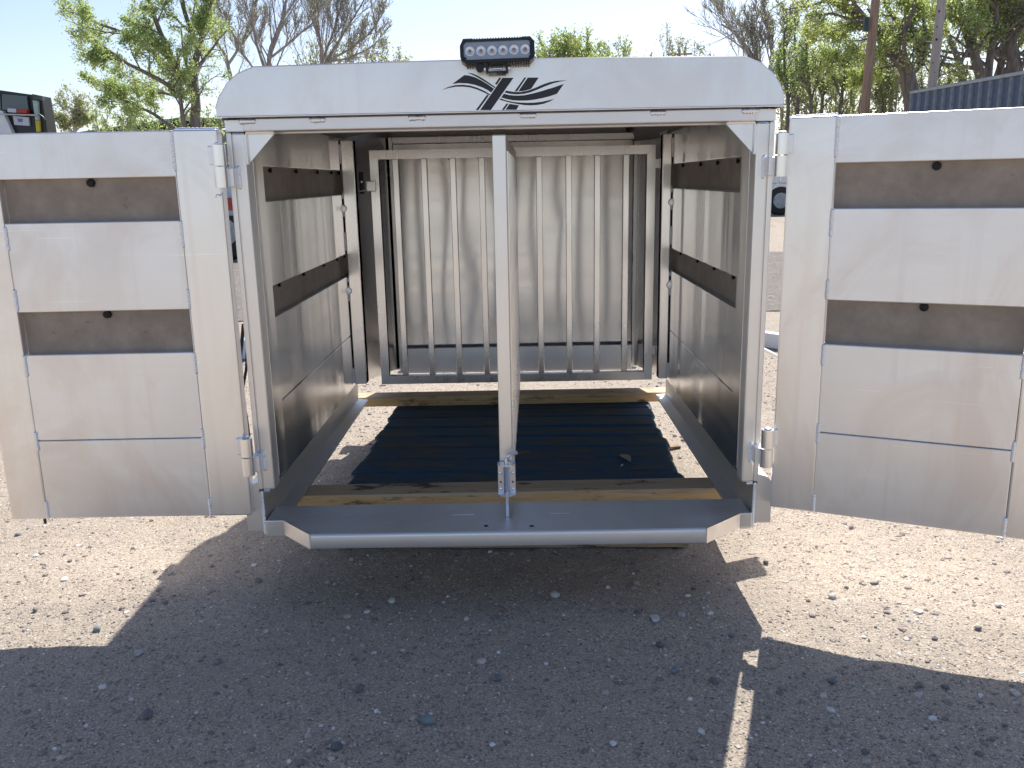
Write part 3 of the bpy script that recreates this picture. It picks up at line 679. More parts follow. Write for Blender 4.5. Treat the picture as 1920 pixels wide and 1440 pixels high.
def beam(name, x0, x1, y0, y1, rz, label, seed, low=0.):
    o = MB(); k = 24; rn = random.Random(seed)
    ring = []
    for i in range(k+1):
        x = x0+(x1-x0)*i/k; w1 = .0025*noise.noise(Vector((x*4, seed, 0))); w2 = .0025*noise.noise(Vector((x*3, seed, 9)))
        ring += [(x, y0+w2, low), (x, y0+w2*.6, .030), (x, y0+.004, .0365), (x, y1-.004+w1, .0375), (x, y1+w1*1.5, .030), (x, y1+w1*1.5, low)]
    o.v = ring
    for i in range(k):
        for j in range(6): a, b = i*6+j, i*6+(j+1) % 6; o.f.append((a, b, b+6, a+6))
    o.f += [tuple(range(6)), tuple(k*6+j for j in range(6))]
    ob = o.build(name, [W_BEAM, W_BEAMTOP])
    for p in ob.data.polygons:
        if p.normal.z > .5: p.material_index = 1
    ob.location = (0, 0, ZB-.039); ob.rotation_euler = (0, 0, rz)
    return tag(ob, label, 'lumber beam', 'lumber beams laid between pallet and box')
beam('lumber_beam', -.625, .622, .246, .338, R(.5), 'stained tan lumber beam under the front of the box, just behind the sill', 3, -.0225)
beam('lumber_beam', -.62, .63, 1.348, 1.436, R(.15), 'tan lumber beam with reddish wavy top at the far end of the pallet', 8)
p = at(1170, 862, .62); q = onground(1172, 862, ZB-.041)
leafobj((q.x, q.y, ZB-.036), .075, .015, 1.9, (.45, .38, .31), 'curled dry brown leaf lying on the dark blue pallet boards', .002)
q = onground(1318, 1392); leafobj((q.x, q.y, .0), .022, .003, 2.2, (.30, .26, .16), 'small dry leaf on the shaded dirt near the bottom right')
q = onground(1253, 837); o = MB().box(-.028, .028, -.05, .05, 0, .012, .002).build('wood_chip', W_OLD); o.location = (q.x, q.y, .002); o.rotation_euler = (0, .05, .3)
tag(o, 'small grey block of wood on the lit dirt right of the pallet', 'wood block')

# ================================================================== trees
def bark_mat(name, col):
    m, n, p, L = mat(name)
    a = N(n, 'ShaderNodeTexNoise', Scale=3., Detail=6.); L(coords(n, (3, 3, .8)), a.inputs['Vector'])
    L(ramp(n, a.outputs[0], [(.3, tuple(c*.6 for c in col)), (.7, tuple(c*1.35 for c in col))]), p.inputs['Base Color']); p.inputs['Roughness'].default_value = .9
    b = N(n, 'ShaderNodeBump', Strength=.7, Distance=.03); L(a.outputs[0], b.inputs['Height']); L(b.outputs[0], p.inputs['Normal']); return m
def leaf_mat(name, lo, hi, tr=.5):
    m = bpy.data.materials.new(name); m.use_nodes = True; n = m.node_tree; n.nodes.clear(); L = n.links.new
    ge = N(n, 'ShaderNodeNewGeometry'); c = ramp(n, ge.outputs['Random Per Island'], [(0., lo), (1., hi)])
    d = N(n, 'ShaderNodeBsdfDiffuse'); t_ = N(n, 'ShaderNodeBsdfTranslucent'); x = N(n, 'ShaderNodeMixShader'); o = N(n, 'ShaderNodeOutputMaterial')
    x.inputs[0].default_value = tr; L(c, d.inputs[0]); L(mix(n, 1., c, (1.15, 1.1, .75), 'MULTIPLY'), t_.inputs[0]); L(d.outputs[0], x.inputs[1]); L(t_.outputs[0], x.inputs[2]); L(x.outputs[0], o.inputs[0]); return m
BARK = bark_mat('dark_bark', (.17, .15, .135)); BARK_P = bark_mat('pale_twig_bark', (.42, .38, .36)); BARK_R = bark_mat('reddish_twig_bark', (.33, .30, .28))  # twig bark lightened: distance haze is put into its colour
LEAF_Y = leaf_mat('fresh_spring_leaf', (.34, .42, .18), (.54, .62, .32), .6); LEAF_G = leaf_mat('green_leaf', (.30, .40, .20), (.48, .58, .32), .6); LEAF_P = leaf_mat('pale_bud', (.30, .33, .20), (.44, .48, .30)); LEAF_B = leaf_mat('bright_bush_leaf', (.34, .44, .16), (.50, .58, .26))  # leaf colours lifted to stand in for haze
LEAF_D = leaf_mat('pale_olive_leaf', (.27, .31, .18), (.44, .49, .29), .55)  # olive lightened too, haze painted into the leaf colour

def rvec(rn):
    while True:
        v = Vector((rn.uniform(-1, 1), rn.uniform(-1, 1), rn.uniform(-1, 1)))
        if .05 < v.length < 1: return v.normalized()
def grow(limbs, seed, depth=3, kids=(7, 6, 5), ratio=(.5, .5, .5), spread=.85, up=.25, wig=.16, start=.25, minr=.006, rr=.48):
    """returns list of branches (points, r0, r1, level)"""
    rn = random.Random(seed); out = []
    def child(pts, r0, r1, lvl, length):
        out.append((pts, r0, r1, lvl))
        if lvl >= depth: return
        nk = kids[min(lvl, len(kids)-1)]
        for i in range(nk):
            t_ = start+(1-start)*(i+rn.random()*.9)/nk
            if lvl > 0: t_ = .15+.85*(i+rn.random()*.9)/nk
            t_ = min(t_, .98); f = t_*(len(pts)-1); a = int(f); fr = f-a
            p = pts[a].lerp(pts[min(a+1, len(pts)-1)], fr); tan = (pts[min(a+1, len(pts)-1)]-pts[a]).normalized()
            rad = r0+(r1-r0)*t_
            side = rvec(rn); side = (side-tan*side.dot(tan)).normalized()
            d = (tan*(1-spread*.5)+side*spread*rn.uniform(.6, 1.1)+Vector((0, 0, up))).normalized()
            ln = length*ratio[min(lvl, len(ratio)-1)]*rn.uniform(.65, 1.2)*(1.1-.55*t_)
            k = 5 if lvl < 1 else 4 if lvl < 2 else 3
            q = [p]; dd = d
            for s in range(k):
                dd = (dd+rvec(rn)*wig+Vector((0, 0, up*.18))).normalized(); q.append(q[-1]+dd*ln/k)
            child(q, max(rad*rr, minr), max(rad*rr*.28, minr*.6), lvl+1, ln)
    for (pts, r0, r1) in limbs:
        pts = [Vector(p) for p in pts]; L_ = sum((pts[i+1]-pts[i]).length for i in range(len(pts)-1))
        # refine with a little wander
        q = [pts[0]]
        for i in range(len(pts)-1):
            for s in (1, 2, 3): q.append(pts[i].lerp(pts[i+1], s/3)+(rvec(rn)*.02*L_/len(pts) if s < 3 else Vector()))
        child(q, r0, r1, 0, L_)
    return out
def make_tree(name, label, limbs, seed, trunk=None, bark=BARK, leaf=LEAF_G, leaves=0, lsize=.09, spreadl=.22, cat='tree', group=None, clump=None, **kw):
    br = grow(limbs, seed, **kw); rn = random.Random(seed+99)
    base = limbs[0][0][0]
    root = thing(name, (base[0], base[1], 0), label=label, cat=cat, group=group)
    off = Vector((base[0], base[1], 0))
    tm = MB(); bm_ = MB()
    for pts, r0, r1, lv in br:
        n = (9, 5, 4, 3, 3, 3)[min(lv, 5)]
        (tm if lv == 0 else bm_).tube([p-off for p in pts], r0, n, r1, cap=lv == 0)
    tm.build('trunk', bark, root, fix=False, smooth=1.2); bm_.build('branches', bark, root, fix=False, smooth=0)
    if leaves:
        tips = [b for b in br if b[3] >= max(b_[3] for b_ in br)-1]
        lm = MB(); cnt = 0
        while cnt < leaves:
            b = tips[rn.randrange(len(tips))]; f = rn.random()*(len(b[0])-1); a = int(f)
            p = b[0][a].lerp(b[0][a+1], f-a)+rvec(rn)*spreadl*rn.random()
            if clump and noise.noise(p*clump) < -.12: 
                if rn.random() < .8: continue
            p = p-off
            u_ = rvec(rn); v_ = u_.cross(rvec(rn)).normalized(); s = lsize*rn.uniform(.6, 1.3)
            lm.v += [tuple(p-u_*s*.5), tuple(p+v_*s*.33), tuple(p+u_*s*.5), tuple(p-v_*s*.33)]; k = len(lm.v)-4; lm.f.append((k, k+1, k+2, k+3)); cnt += 1
        lm.build('crown', leaf, root, fix=False, smooth=0)
    return root
def LP(Y, *pts):
    """a limb drawn over the photograph on the plane y = Y; each point (px, py, dy)"""
    return [at(a, b, Y+(c[0] if c else 0)) for a, b, *c in pts]
def gnd(v): w_ = v.copy(); w_.z = 0; return w_

# 1 leafy tree left
Y = 27
b0 = at(368, 240, Y)
make_tree('leafy_tree', 'tree with fresh green leaves and a forked trunk rising behind the left door', [
  ([gnd(b0)]+LP(Y, (368, 240), (366, 175), (362, 130, .1), (372, 90, .2), (352, 40, .3), (330, -40, .5)), .19, .05),
  (LP(Y, (362, 168), (330, 125, -.4), (300, 60, -.8), (275, -10, -1.3), (262, -60, -1.5)), .12, .03),
  (LP(Y, (345, 150), (290, 100, .5), (240, 65, 1.0), (165, 35, 1.6), (110, 15, 2)), .085, .02),
  (LP(Y, (344, 178, .1), (300, 150, -.5), (240, 120, -1), (190, 85, -1.5), (145, 50, -2)), .085, .02),
  ([gnd(at(348, 240, Y-.3))]+LP(Y-.3, (348, 240), (340, 200), (336, 150, -.2), (332, 100, -.5)), .09, .04),
  (LP(Y, (372, 90, .2), (385, 40, -.2), (405, -20, -.5)), .08, .03),
  (LP(Y, (325, 240), (290, 215, .4), (240, 190, .9), (205, 180, 1.2)), .07, .02),
  (LP(Y, (350, 185, .2), (310, 175, 1), (250, 172, 1.8), (185, 170, 2.2)), .06, .015),
 ], 11, leaf=LEAF_G, leaves=44000, lsize=.070, spreadl=.24, clump=1.1, kids=(9, 6, 4), ratio=(.34, .5, .5), spread=.9, up=.12, start=.3, minr=.008)
# bare trees behind
Y = 40
def bare(label, limbs, seed, **k):
    d = dict(bark=BARK_R, leaf=LEAF_P, leaves=2500, lsize=.08, spreadl=.18, kids=(15, 9, 7), ratio=(.40, .5, .55), spread=.62, up=.34, start=.15, minr=.0085, wig=.16, rr=.42, group='bare trees behind the box')
    d.update(k); return make_tree('bare_tree', label, limbs, seed, **d)
bare('bare reddish-brown tree just right of the leafy tree', [
  ([gnd(at(500, 150, Y))]+LP(Y, (500, 150), (508, 90), (528, 40), (540, -10), (545, -70)), .13, .035),
  (LP(Y, (497, 130), (480, 80, .5), (472, 30, 1), (480, -40, 1.4)), .08, .025),
  (LP(Y, (505, 110), (555, 70, -.6), (590, 40, -1), (620, -10, -1.3)), .06, .02),
  (LP(Y, (490, 150), (455, 100, .4), (430, 50, .6), (415, 10, .8)), .06, .02)], 21)
bare('bare brown tree with fanned twigs above the left half of the hood', [
  ([gnd(at(604, 150, Y+2))]+LP(Y+2, (604, 150), (602, 90), (592, 40), (585, -20)), .12, .03),
  (LP(Y+2, (606, 125), (640, 70, .5), (665, 30, 1), (700, -30, 1.3)), .08, .025),
  (LP(Y+2, (608, 120), (660, 90, -.6), (695, 60, -1), (722, 20, -1.4)), .065, .02),
  (LP(Y+2, (610, 118), (655, 108, -.6), (690, 92, -1), (712, 75, -1.4)), .06, .02),
  (LP(Y+2, (600, 125), (625, 60, .8), (640, 10, 1), (640, -40, 1.4)), .065, .02)], 22)
bare('thin bare tree at the left edge of the hood', [
  ([gnd(at(432, 150, Y+6))]+LP(Y+6, (432, 140), (425, 110), (408, 80), (400, 50), (398, 20)), .12, .04),
  (LP(Y+6, (428, 120), (445, 95), (470, 60), (485, 30)), .08, .03)], 23, kids=(10, 6, 5), leaves=1800)
def bush(label, px0, px1, top, Y, leaf, seed, n=5000, h0=None, name='bush', ls=.14, group=None, br=BARK_P, dense=1.):
    """several stems from the ground fanning to a ragged top line"""
    rn = random.Random(seed); k = max(3, int((px1-px0)/22*dense)); limbs = []
    for i in range(k):
        a = px0+(px1-px0)*(i+.5)/k+rn.uniform(-6, 6); e = 1-abs((i+.5)/k*2-1)**3*.5
        y_ = 200-(200-top)*e*rn.uniform(.86, 1.06)
        q = at(a, y_, Y+rn.uniform(-1, 1)); g_ = gnd(at(a+rn.uniform(-8, 8), 200, q.y))
        limbs.append(([g_, g_.lerp(q, .4)+Vector((rn.uniform(-.2, .2), 0, 0)), g_.lerp(q, .75)+Vector((rn.uniform(-.2, .2), 0, 0)), q], .09, .03))
    return make_tree(name, label, limbs, seed, bark=br, leaf=leaf, leaves=n, lsize=ls, spreadl=.45, cat='bush' if name == 'bush' else 'tree', group=group, kids=(9, 5, 4), ratio=(.26, .5, .5), spread=.6, up=.4, start=.3, minr=.012)
bush('yellow-green bush showing over the hood under the bare twigs', 560, 770, 98, 52, LEAF_P, 31, 5500)
bush('bright green round bush right of the work light', 985, 1140, 90, 50, LEAF_B, 32, 20000, ls=.14, dense=2.4)
bush('small dark-green bush top right of the bright bush', 1138, 1176, 92, 50, LEAF_B, 33, 1400, ls=.15)
bush('pale thin bushes behind the far utility pole', 1205, 1345, 84, 62, LEAF_P, 34, 3000)
make_tree('pale_tree', 'faint pale tree far away beside the dark truck', [
  ([gnd(at(140, 250, 90))]+LP(90, (140, 250), (138, 225), (134, 206)), .22, .08), (LP(90, (140, 250), (122, 235), (108, 222)), .12, .04), (LP(90, (140, 248), (155, 232), (164, 220)), .12, .04), (LP(90, (140, 245), (148, 225), (150, 210)), .12, .04)],
  35, bark=BARK_P, leaf=LEAF_P, leaves=6500, lsize=.22, spreadl=.55, kids=(9, 6, 4), ratio=(.42, .5, .5), spread=.8, up=.2, start=.2, minr=.02)
bush('low green shrubs under the leafy tree', 170, 420, 236, 40, LEAF_G, 36, 4500, ls=.13)
# pale twiggy tree left of the wood
Y = 44
bare('tall pale twiggy tree right of the hood corner', [
  ([gnd(at(1440, 200, Y))]+LP(Y, (1440, 200), (1428, 130), (1400, 90), (1375, 60), (1352, 45)), .17, .04),
  (LP(Y, (1440, 160), (1448, 100), (1440, 60), (1425, 20)), .13, .03),
  (LP(Y, (1442, 150), (1470, 100), (1480, 60), (1475, 20)), .12, .03),
  (LP(Y, (1436, 180), (1420, 120), (1412, 80), (1405, 40)), .09, .03)], 24, bark=BARK_P, leaves=5500, minr=.012)
# big leaning tree behind the utility poles
Y = 31
make_tree('leaning_tree', 'large tree whose thick limb leans up to the left behind the brown pole', [
  ([gnd(at(1712, 200, Y))]+LP(Y, (1712, 200), (1700, 130), (1672, 92), (1640, 58), (1600, 22), (1555, 0), (1520, -20)), .34, .08),
  (LP(Y, (1640, 58), (1600, 50, .5), (1560, 60, .8), (1530, 55, 1)), .08, .02),
  (LP(Y, (1690, 110), (1640, 100, -.5), (1590, 112, -.8), (1560, 118, -1)), .07, .02),
  (LP(Y, (1690, 120), (1640, 130, .5), (1600, 150, .8)), .06, .02),
  (LP(Y, (1680, 100), (1690, 50, .5), (1660, 10, .8), (1650, -30, 1)), .12, .03),
  (LP(Y, (1640, 55), (1560, 25, -.5), (1510, 30, -1)), .07, .02),
  (LP(Y, (1725, 120), (1722, 80), (1705, 40), (1700, -20)), .12, .04),
  (LP(Y, (1700, 150), (1730, 120), (1735, 60), (1725, 0)), .10, .04)], 41, leaf=LEAF_Y, leaves=24000, lsize=.085, spreadl=.34, clump=.9, kids=(9, 6, 4), ratio=(.36, .5, .5), spread=.9, up=.05, start=.12, minr=.009)
# stand of thin trees between hood and pole
for i, (x, tx, top, Yy) in enumerate([(1478, 1470, 60, 38), (1496, 1490, 40, 41), (1521, 1512, 70, 36), (1541, 1545, 75, 39), (1575, 1590, 100, 37), (1655, 1650, 60, 43), (1668, 1680, 70, 45), (1600, 1600, 110, 47)]):
    lab = ['slender dark tree right beside the hood corner', 'slender tree second from the hood corner', 'slender tree left of the dark thicket', 'dark slender trunk in the thicket left of the brown pole',
           'leaning thin tree just left of the brown pole', 'thin tree right of the brown pole', 'thin dark trunk between the two poles', 'short thin tree directly behind the brown pole'][i]
    make_tree('slender_tree', lab, [([gnd(at(x, 205, Yy))]+LP(Yy, (x, 205), ((x+tx)/2, 150), (tx, top+20), (tx+4, top-20)), .10, .03),
      (LP(Yy, (x, 190), (x+14, 140), (x+20, 90)), .05, .02), (LP(Yy, (x, 180), (x-14, 140), (x-18, 100)), .05, .02)], 50+i, leaf=LEAF_D if i % 2 else LEAF_G, leaves=3000, lsize=.09, spreadl=.4, clump=.9, kids=(12, 6, 4), ratio=(.22, .5, .5), spread=.8, up=.25, start=.1, minr=.010, group='slender trees between hood and poles')
# wood at the right
for i, (pts, r, Yy, lf, nl) in enumerate([
   ([(1808, 165), (1800, 120), (1775, 60), (1755, -10)], .17, 33, LEAF_Y, 7000),
   ([(1840, 150), (1828, 105), (1812, 60), (1800, 0), (1796, -40)], .24, 34, LEAF_G, 7000),
   ([(1852, 148), (1862, 80), (1868, 20), (1860, -40)], .20, 34.5, LEAF_D, 6000),
   ([(1870, 145), (1885, 90), (1890, 40), (1880, -30)], .20, 36, LEAF_D, 9000),
   ([(1905, 140), (1895, 80), (1900, 30), (1920, -30)], .34, 35, LEAF_D, 12000),
   ([(1960, 140), (1945, 80), (1930, 30), (1915, -20)], .26, 37, LEAF_D, 12000),
   ([(1880, 150), (1900, 100), (1935, 60), (1960, 10)], .14, 40, LEAF_G, 8000)]):
    lab = ['dark trunk leaning left above the corner of the blue shed', 'thick forked dark trunk over the middle of the blue shed', 'straight dark trunk right of the forked one', 'trunk leaning right over the shed roof',
           'thickest dark trunk near the right edge of the photo', 'dark tree cut by the right edge of the photo', 'thin leaning tree behind the thick trunks'][i]
    l2 = [([gnd(at(pts[0][0], pts[0][1], Yy))]+LP(Yy, *pts), r, r*.35)]
    a, b = pts[1], pts[2]
    l2.append((LP(Yy, a, (a[0]+25, a[1]-45, .5), (a[0]+30, a[1]-100, 1)), r*.5, r*.15)); l2.append((LP(Yy, b, (b[0]-25, b[1]-35, -.5), (b[0]-50, b[1]-60, -1)), r*.45, r*.12))
    make_tree('wood_tree', lab, l2, 70+i, leaf=lf, leaves=int(nl*.7), lsize=.10, spreadl=.38, clump=.8, kids=(9, 6, 4), ratio=(.36, .5, .5), spread=.9, up=.1, start=.25, minr=.010, group='trees of the wood on the right')
bush('dense olive undergrowth between the two poles', 1560, 1860, 150, 42, LEAF_D, 91, 9000, ls=.14, name='bush')
bush('green thicket behind the right hood corner', 1450, 1570, 150, 46, LEAF_D, 92, 4500, ls=.14)
# far treeline seen low in the gaps
for i, (x0, x1, Yy, lb) in enumerate([(-150, 330, 120, 'distant hazy tree line beyond the dark truck'), (1150, 1500, 95, 'distant tree line right of the box'), (1550, 2100, 70, 'dark tree line behind the blue shed')]):
    rn = random.Random(300+i); mb = MB()
    for k in range(9000):
        a = rn.uniform(x0, x1); hh = (2.5+2.2*noise.noise(Vector((a*.02, i*9, 0)))+1.2*noise.noise(Vector((a*.08, 3, 0))))*(Yy/90)
        p = at(a, 330, Yy+rn.uniform(-3, 3)); p.z = abs(hh)*rn.random()**.7
        u_ = rvec(rn); v_ = u_.cross(rvec(rn)).normalized(); s = .42*rn.uniform(.5, 1.3)
        n0 = len(mb.v); mb.v += [tuple(p-u_*s*.5), tuple(p+v_*s*.4), tuple(p+u_*s*.5), tuple(p-v_*s*.4)]; mb.f.append((n0, n0+1, n0+2, n0+3))
    tag(mb.build('tree_line', LEAF_P if i < 2 else LEAF_D, fix=False, smooth=0), lb, 'tree line', kind='stuff')

# ================================================================== poles, wires
def pole_mat(name, a, b):
    m, n, p, L = mat(name)
    x = N(n, 'ShaderNodeTexNoise', Scale=6., Detail=5.); L(coords(n, (6, 6, .25)), x.inputs['Vector']); L(ramp(n, x.outputs[0], [(.3, a), (.7, b)]), p.inputs['Base Color']); p.inputs['Roughness'].default_value = .85; return m
P_BROWN = pole_mat('brown_pole_wood', (.20, .13, .09), (.36, .25, .18)); P_GREY = pole_mat('grey_pole_wood', (.30, .26, .23), (.46, .41, .37))
def pole(label, a, b, Y, r0, r1, m):
    p0, p1 = at(*a, Y), at(*b, Y); d = (p1-p0); root_p = p0-d*(p0.z/d.z); top = p1+d*.6
    root = thing('utility_pole', tuple(root_p), label=label, cat='utility pole')
    MB().tube([Vector(), (top-root_p)*.5, top-root_p], r0, 12, r1).build('pole', m, root); return root, root_p, top
rt, rp, tp = pole('brown wooden utility pole with a small dark box, in front of the trees', (1622, 200), (1642, 0), 26, .155, .12, P_BROWN)
p = at(1631, 45, 25.85)-rp; MB().box(p.x-.16, p.x-.03, p.y, p.y+.12, p.z-.20, p.z+.20).build('meter_box', plain('dark_green_box', (.02, .05, .05), .5), rt)
rt, rp, tp = pole('grey weathered pole with dark knots rising behind the blue shed', (1748, 160), (1766, 0), 28, .165, .13, P_GREY)
for (x, y, w_, h_) in ((1761, 21, .03, .07), (1757, 50, .022, .04), (1756, 74, .035, .05), (1749, 118, .018, .05), (1753, 136, .02, .03)):
    p = at(x, y, 27.865)-rp; MB().lathe([(.001, -.012), (w_, -.006), (w_, .01)], (p.x, p.y, p.z), 8, 'y').build('knot', DARK, rt)
p0 = at(1274, 92, 70); rt = thing('utility_pole', (p0.x, 70, 0), label='far small pole with a wide crossarm showing just over the hood', cat='utility pole')
MB().tube([(0, 0, 0), (0, 0, p0.z)], .14, 8, .10).build('pole', P_BROWN, rt)
c0, c1 = at(1251, 102, 69.8), at(1298, 102.5, 69.8); MB().box(c0.x-p0.x, c1.x-p0.x, -.28, -.12, c0.z-.06, c0.z+.06).build('crossarm', P_BROWN, rt)
WIRE = plain('wire', (.10, .10, .10), .5)
def wire(label, a, b, sag=.3, r=.012):
    a, b = Vector(a), Vector(b); pts = []
    for i in range(17): t_ = i/16; q = a.lerp(b, t_); q.z -= sag*4*t_*(1-t_); pts.append(q)
    tag(MB().tube(pts, r, 5).build('wire', WIRE), label, 'wire', 'overhead wires')
wire('upper overhead wire rising to the right from the far crossarm', at(1290, 96, 69.8), at(1490, -12, 20), .3, .011)
wire('lower overhead wire rising to the right from the far crossarm', at(1262, 98, 69.8), at(1530, -12, 20), .3, .011)
wire('thin sagging wire left of the leafy tree', at(60, 190, 45), at(300, 222, 50), .1, .014)

# ================================================================== blue corrugated shed
S_WALL = plain('blue_grey_corrugated_steel', (.075, .10, .165), .5, .25, var=.12); S_TRIM = plain('grey_steel_trim', (.33, .36, .38), .5, .2)
S_RIB = plain('grey_rib_steel', (.15, .18, .22), .5, .2)
A0, A1 = at(1713, 172, 24.6), at(1920, 133, 20.0)
ztop = (A0.z+A1.z)/2; d = (Vector((A1.x, A1.y, 0))-Vector((A0.x, A0.y, 0))); ln = d.length; d.normalize(); nrm = Vector((-d.y, d.x, 0));
if nrm.x > 0: nrm = -nrm
shed = thing('metal_shed', (A0.x, A0.y, 0), math.atan2(d.y, d.x), label='blue-grey corrugated metal shed at the far right behind the open door', cat='shed')
LN = ln*1.6; npan = int(LN/(ln/12)); pw = LN/npan
sgn = 1 if (Matrix.Rotation(-math.atan2(d.y, d.x), 3, 'Z') @ nrm).y > 0 else -1
pan = None
for i in range(npan):
    if pan is None:
        pan = MB().box(0.002, pw-.002, *sorted((sgn*.0, sgn*.03)), .05, ztop-.08).build('wall_panel', S_WALL, shed)
        rib = MB().prism([(-.075, 0), (-.045, sgn*.045), (.045, sgn*.045), (.075, 0)], .05, ztop-.08, 'z').build('rib', S_RIB, shed); rib.location.y = sgn*.031
    else: share(pan, shed, (i*pw, 0, 0)); share(rib, shed, (i*pw, sgn*.031, 0))
MB().box(-.05, LN+.05, *sorted((-sgn*.02, sgn*.10)), ztop-.075, ztop+.01, .01).build('eave_trim', S_TRIM, shed)
MB().box(-.08, -.01, *sorted((-sgn*.05, sgn*.06)), 0, ztop-.08).build('corner_trim', S_TRIM, shed)
MB().prism([(sgn*.1, ztop+.012), (-sgn*5.0, ztop+.012), (-sgn*2.5, ztop+.05)], -.1, LN+.1, 'x').build('roof', S_TRIM, shed)
MB().box(-.01, .02, *sorted((-sgn*.03, -sgn*4.9)), 0, ztop).build('end_wall', S_WALL, shed)
MB().box(LN-.02, LN+.01, *sorted((-sgn*.03, -sgn*4.9)), 0, ztop).build('end_wall', S_WALL, shed)

# low far building with a shallow roof, left
q0, q1, q2 = at(150, 247, 60), at(350, 218, 60), at(415, 222, 60)
fb = thing('farm_building', (q0.x, 60, 0), label='low grey-green roofed building far behind the left door', cat='building')
MB().box(.4, 12, .2, 9, 0, q0.z-.05).build('wall', plain('grey_wall', (.20, .22, .24), .8), fb)
MB().prism([(0, q0.z), (q1.x-q0.x, q1.z), (q2.x-q0.x+3, q2.z-.3), (q2.x-q0.x+3, q2.z-.55), (q1.x-q0.x, q1.z-.25), (0, q0.z-.12)], 0, 9).build('roof', plain('green_grey_roof', (.13, .17, .14), .6), fb)
gq = at(245, 241, 59.7); MB().box(gq.x-q0.x-1.0, gq.x-q0.x, -.35, -.05, gq.z-.3, gq.z+.12).build('vent_box', plain('navy_box', (.02, .035, .09), .5), fb)

# ================================================================== parked truck at the left
WHITE = plain('white_truck_paint', (.72, .74, .76), .3, var=.03); GLASS, n_t, p_, L_ = mat('dark_glass')
p_.inputs['Base Color'].default_value = (.06, .075, .085, 1); p_.inputs['Roughness'].default_value = .06; p_.inputs['Specular IOR Level'].default_value = .7
RED = plain('red_lamp', (.40, .02, .02), .3); YEL = plain('yellow_tape', (.55, .45, .04), .5); STK = plain('white_sticker', (.55, .60, .66), .5, var=.05); STKB = plain('blue_print', (.14, .20, .45), .5)
TY = 10.0
T0 = at(92, 250, TY); tx = T0.x
tr = thing('parked_truck', (tx, TY, 0), label='white work truck with a dark-framed cab back, parked beyond the left door', cat='truck')
def tp_(px, py, dy=0): v = at(px, py, TY+dy); return (v.x-tx, v.z)
def tprism(pts, y0, y1): return MB().prism([tp_(*p, y0) for p in pts], y0, y1)
zc = tp_(40, 250)[1]
tprism([(-230, 130), (0, 169), (78, 180), (90, 252), (92, 300), (-230, 300)], .02, .26).build('cab', BLACK_PAINT, tr)
tprism([(-200, 160), (0, 174.5), (2, 206), (-200, 200)], -.02, .0195).build('window', GLASS, tr)
tprism([(3, 176), (50, 180.5), (54, 210), (4, 205.5)], -.020, .0195).build('window', GLASS, tr)
tprism([(-230, 207), (4, 207.5), (24, 252), (26, 300), (-230, 300)], -.06, .0185).build('body_panel', WHITE, tr)
tprism([(-200, 207.5), (64, 214.5), (64, 217), (-200, 210)], -.085, -.0625).build('trim_strip', plain('pale_strip', (.5, .52, .5), .5), tr)
tprism([(61, 188), (70, 189), (72, 225), (66, 225)], -.03, .019).build('side_glass', plain('pale_green_glass', (.35, .45, .40), .2), tr)
tprism([(66, 226), (73, 226), (74, 247), (68, 247)], -.03, .019).build('reflector', YEL, tr)
tprism([(32, 203), (50, 205), (50, 212), (32, 211)], -.11, -.022).build('tail_lamp', RED, tr)
tprism([(14, 203), (30, 204), (30, 211), (14, 210)], -.11, -.022).build('lamp_lens', STK, tr)
sk = tprism([(24, 217), (53, 220), (55, 236), (27, 234)], -.02, .0185).build('sticker', STK, tr)
tprism([(33, 222), (43, 223), (42, 229), (34, 228.5)], -.0215, -.0205).build('sticker_print', STKB, sk)
tprism([(60, 176), (79, 180), (80, 188), (62, 186)], -.05, .0185).build('roof_corner', plain('dark_green_grey', (.07, .09, .085), .5), tr)
hp = [Vector((tp_(a, b)[0], -.15, tp_(a, b)[1])) for a, b in ((84, 216), (91, 220), (96, 227), (97, 245), (97, 262))]
MB().tube(hp, .011, 8).build('grab_handle', BLACK_PAINT, tr)
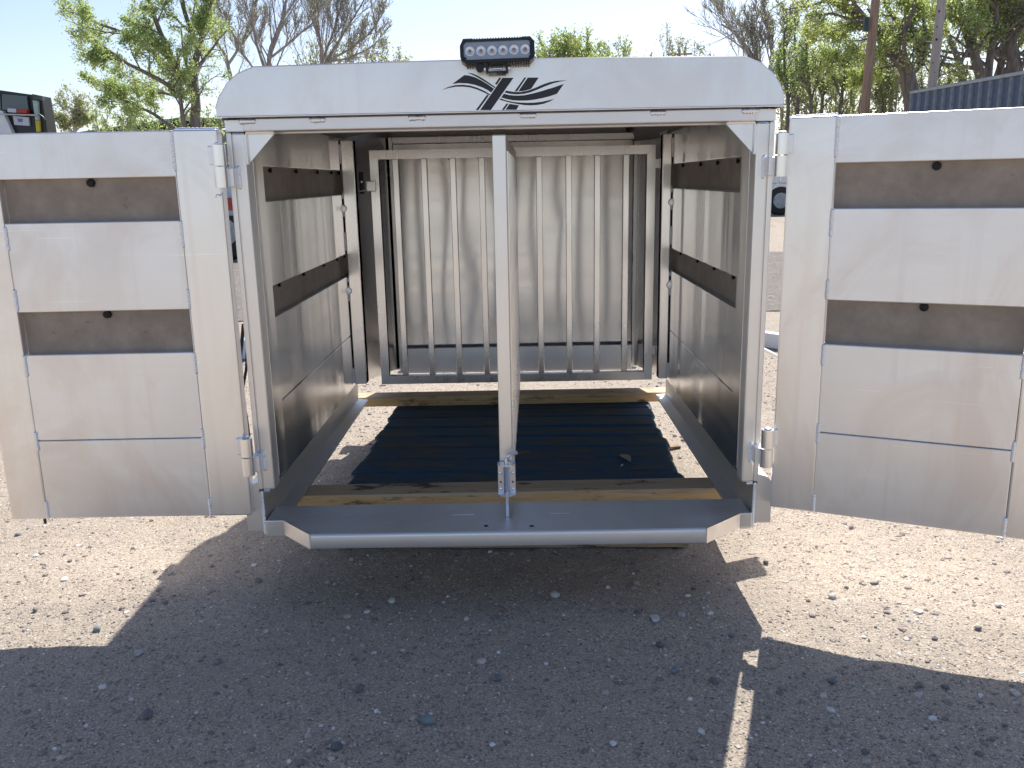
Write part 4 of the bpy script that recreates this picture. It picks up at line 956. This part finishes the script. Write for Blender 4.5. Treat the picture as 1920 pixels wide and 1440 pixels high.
# low bed, lamp and wheels, seen through the slit between door and box
bl = (at(452, 400, TY).x-tx)
MB().box(-2.2, bl-.02, .05, 1.9, .62, 1.06, .03).build('bed', plain('pale_blue_paint', (.42, .52, .64), .4), tr)
MB().box(bl-.22, bl-.02, -.02, .045, .70, .86, .01).build('tail_lamp', RED, tr)
MB().box(-2.2, bl-.05, .15, 1.8, .46, .615, .01).build('chassis', BLACK_PAINT, tr)
for wx in (bl-.30, -1.2):
    for wy in (.12, 1.55):
        wh = MB().lathe([(.20, 0), (.36, .01), (.40, .05), (.40, .20), (.36, .24), (.20, .25)], (wx, wy, .40), 28, 'y').build('wheel', BLACK_RUB, tr)
        MB().lathe([(.05, -.01), (.19, .0), (.19, .03)], (wx, wy-.012, .40), 20, 'y').build('rim', S_TRIM, wh)
# ================================================================== white pickup, right gap
PY = 21.0; c0 = at(1452, 392, PY)
pk = thing('parked_pickup', (c0.x, PY, 0), label='white pickup truck far behind, seen through the slit left of the right door', cat='truck')
body = [(-2.6, .45), (-2.6, 1.02), (-2.45, 1.10), (-1.5, 1.15), (-.95, 1.72), (-.75, 1.80), (.55, 1.80), (.72, 1.72), (.80, 1.22), (2.55, 1.20), (2.62, 1.1), (2.62, .50), (2.0, .45)]
MB().prism(body, 0, 1.8).build('body', WHITE, pk)
MB().prism([(-1.25, 1.20), (-.86, 1.68), (-.25, 1.70), (-.25, 1.20)], -.006, .0).build('window', GLASS, pk); MB().prism([(-.18, 1.20), (-.18, 1.70), (.5, 1.70), (.62, 1.22)], -.006, .0).build('window', GLASS, pk)
for wx in (.35-.25, -1.9, 1.75):
    if wx == .35-.25: continue
    for wy in (-.03, 1.6):
        wh = MB().lathe([(.20, 0), (.34, .01), (.37, .05), (.37, .19), (.34, .23), (.2, .24)], (wx, wy, .37), 24, 'y').build('wheel', BLACK_RUB, pk)
        MB().lathe([(.05, -.01), (.20, .0), (.20, .03)], (wx, wy-.012, .37), 16, 'y').build('rim', S_TRIM, wh)
MB().box(-2.5, 2.6, -.004, 0, .80, .82).build('trim_line', S_TRIM, pk)
pk.location.x -= 1.75-.25+.1
# white board lying on the dirt right of the box; blue tin left
q = onground(1452, 652); o = MB().box(-.22, .22, -.035, .035, 0, .09, .004).build('painted_board', WHITE); o.location = (q.x, q.y, 0); o.rotation_euler = (0, 0, R(-52)); tag(o, 'white painted board end on the dirt seen between post and right door', 'board')
q = onground(452, 672); o = MB().box(-.30, .16, -.05, .05, 0, .12, .01).build('metal_can', plain('light_blue_tin', (.40, .55, .70), .4)); o.location = (q.x, q.y, 0); tag(o, 'light blue metal box on the dirt seen in the slit beside the left door', 'metal box')
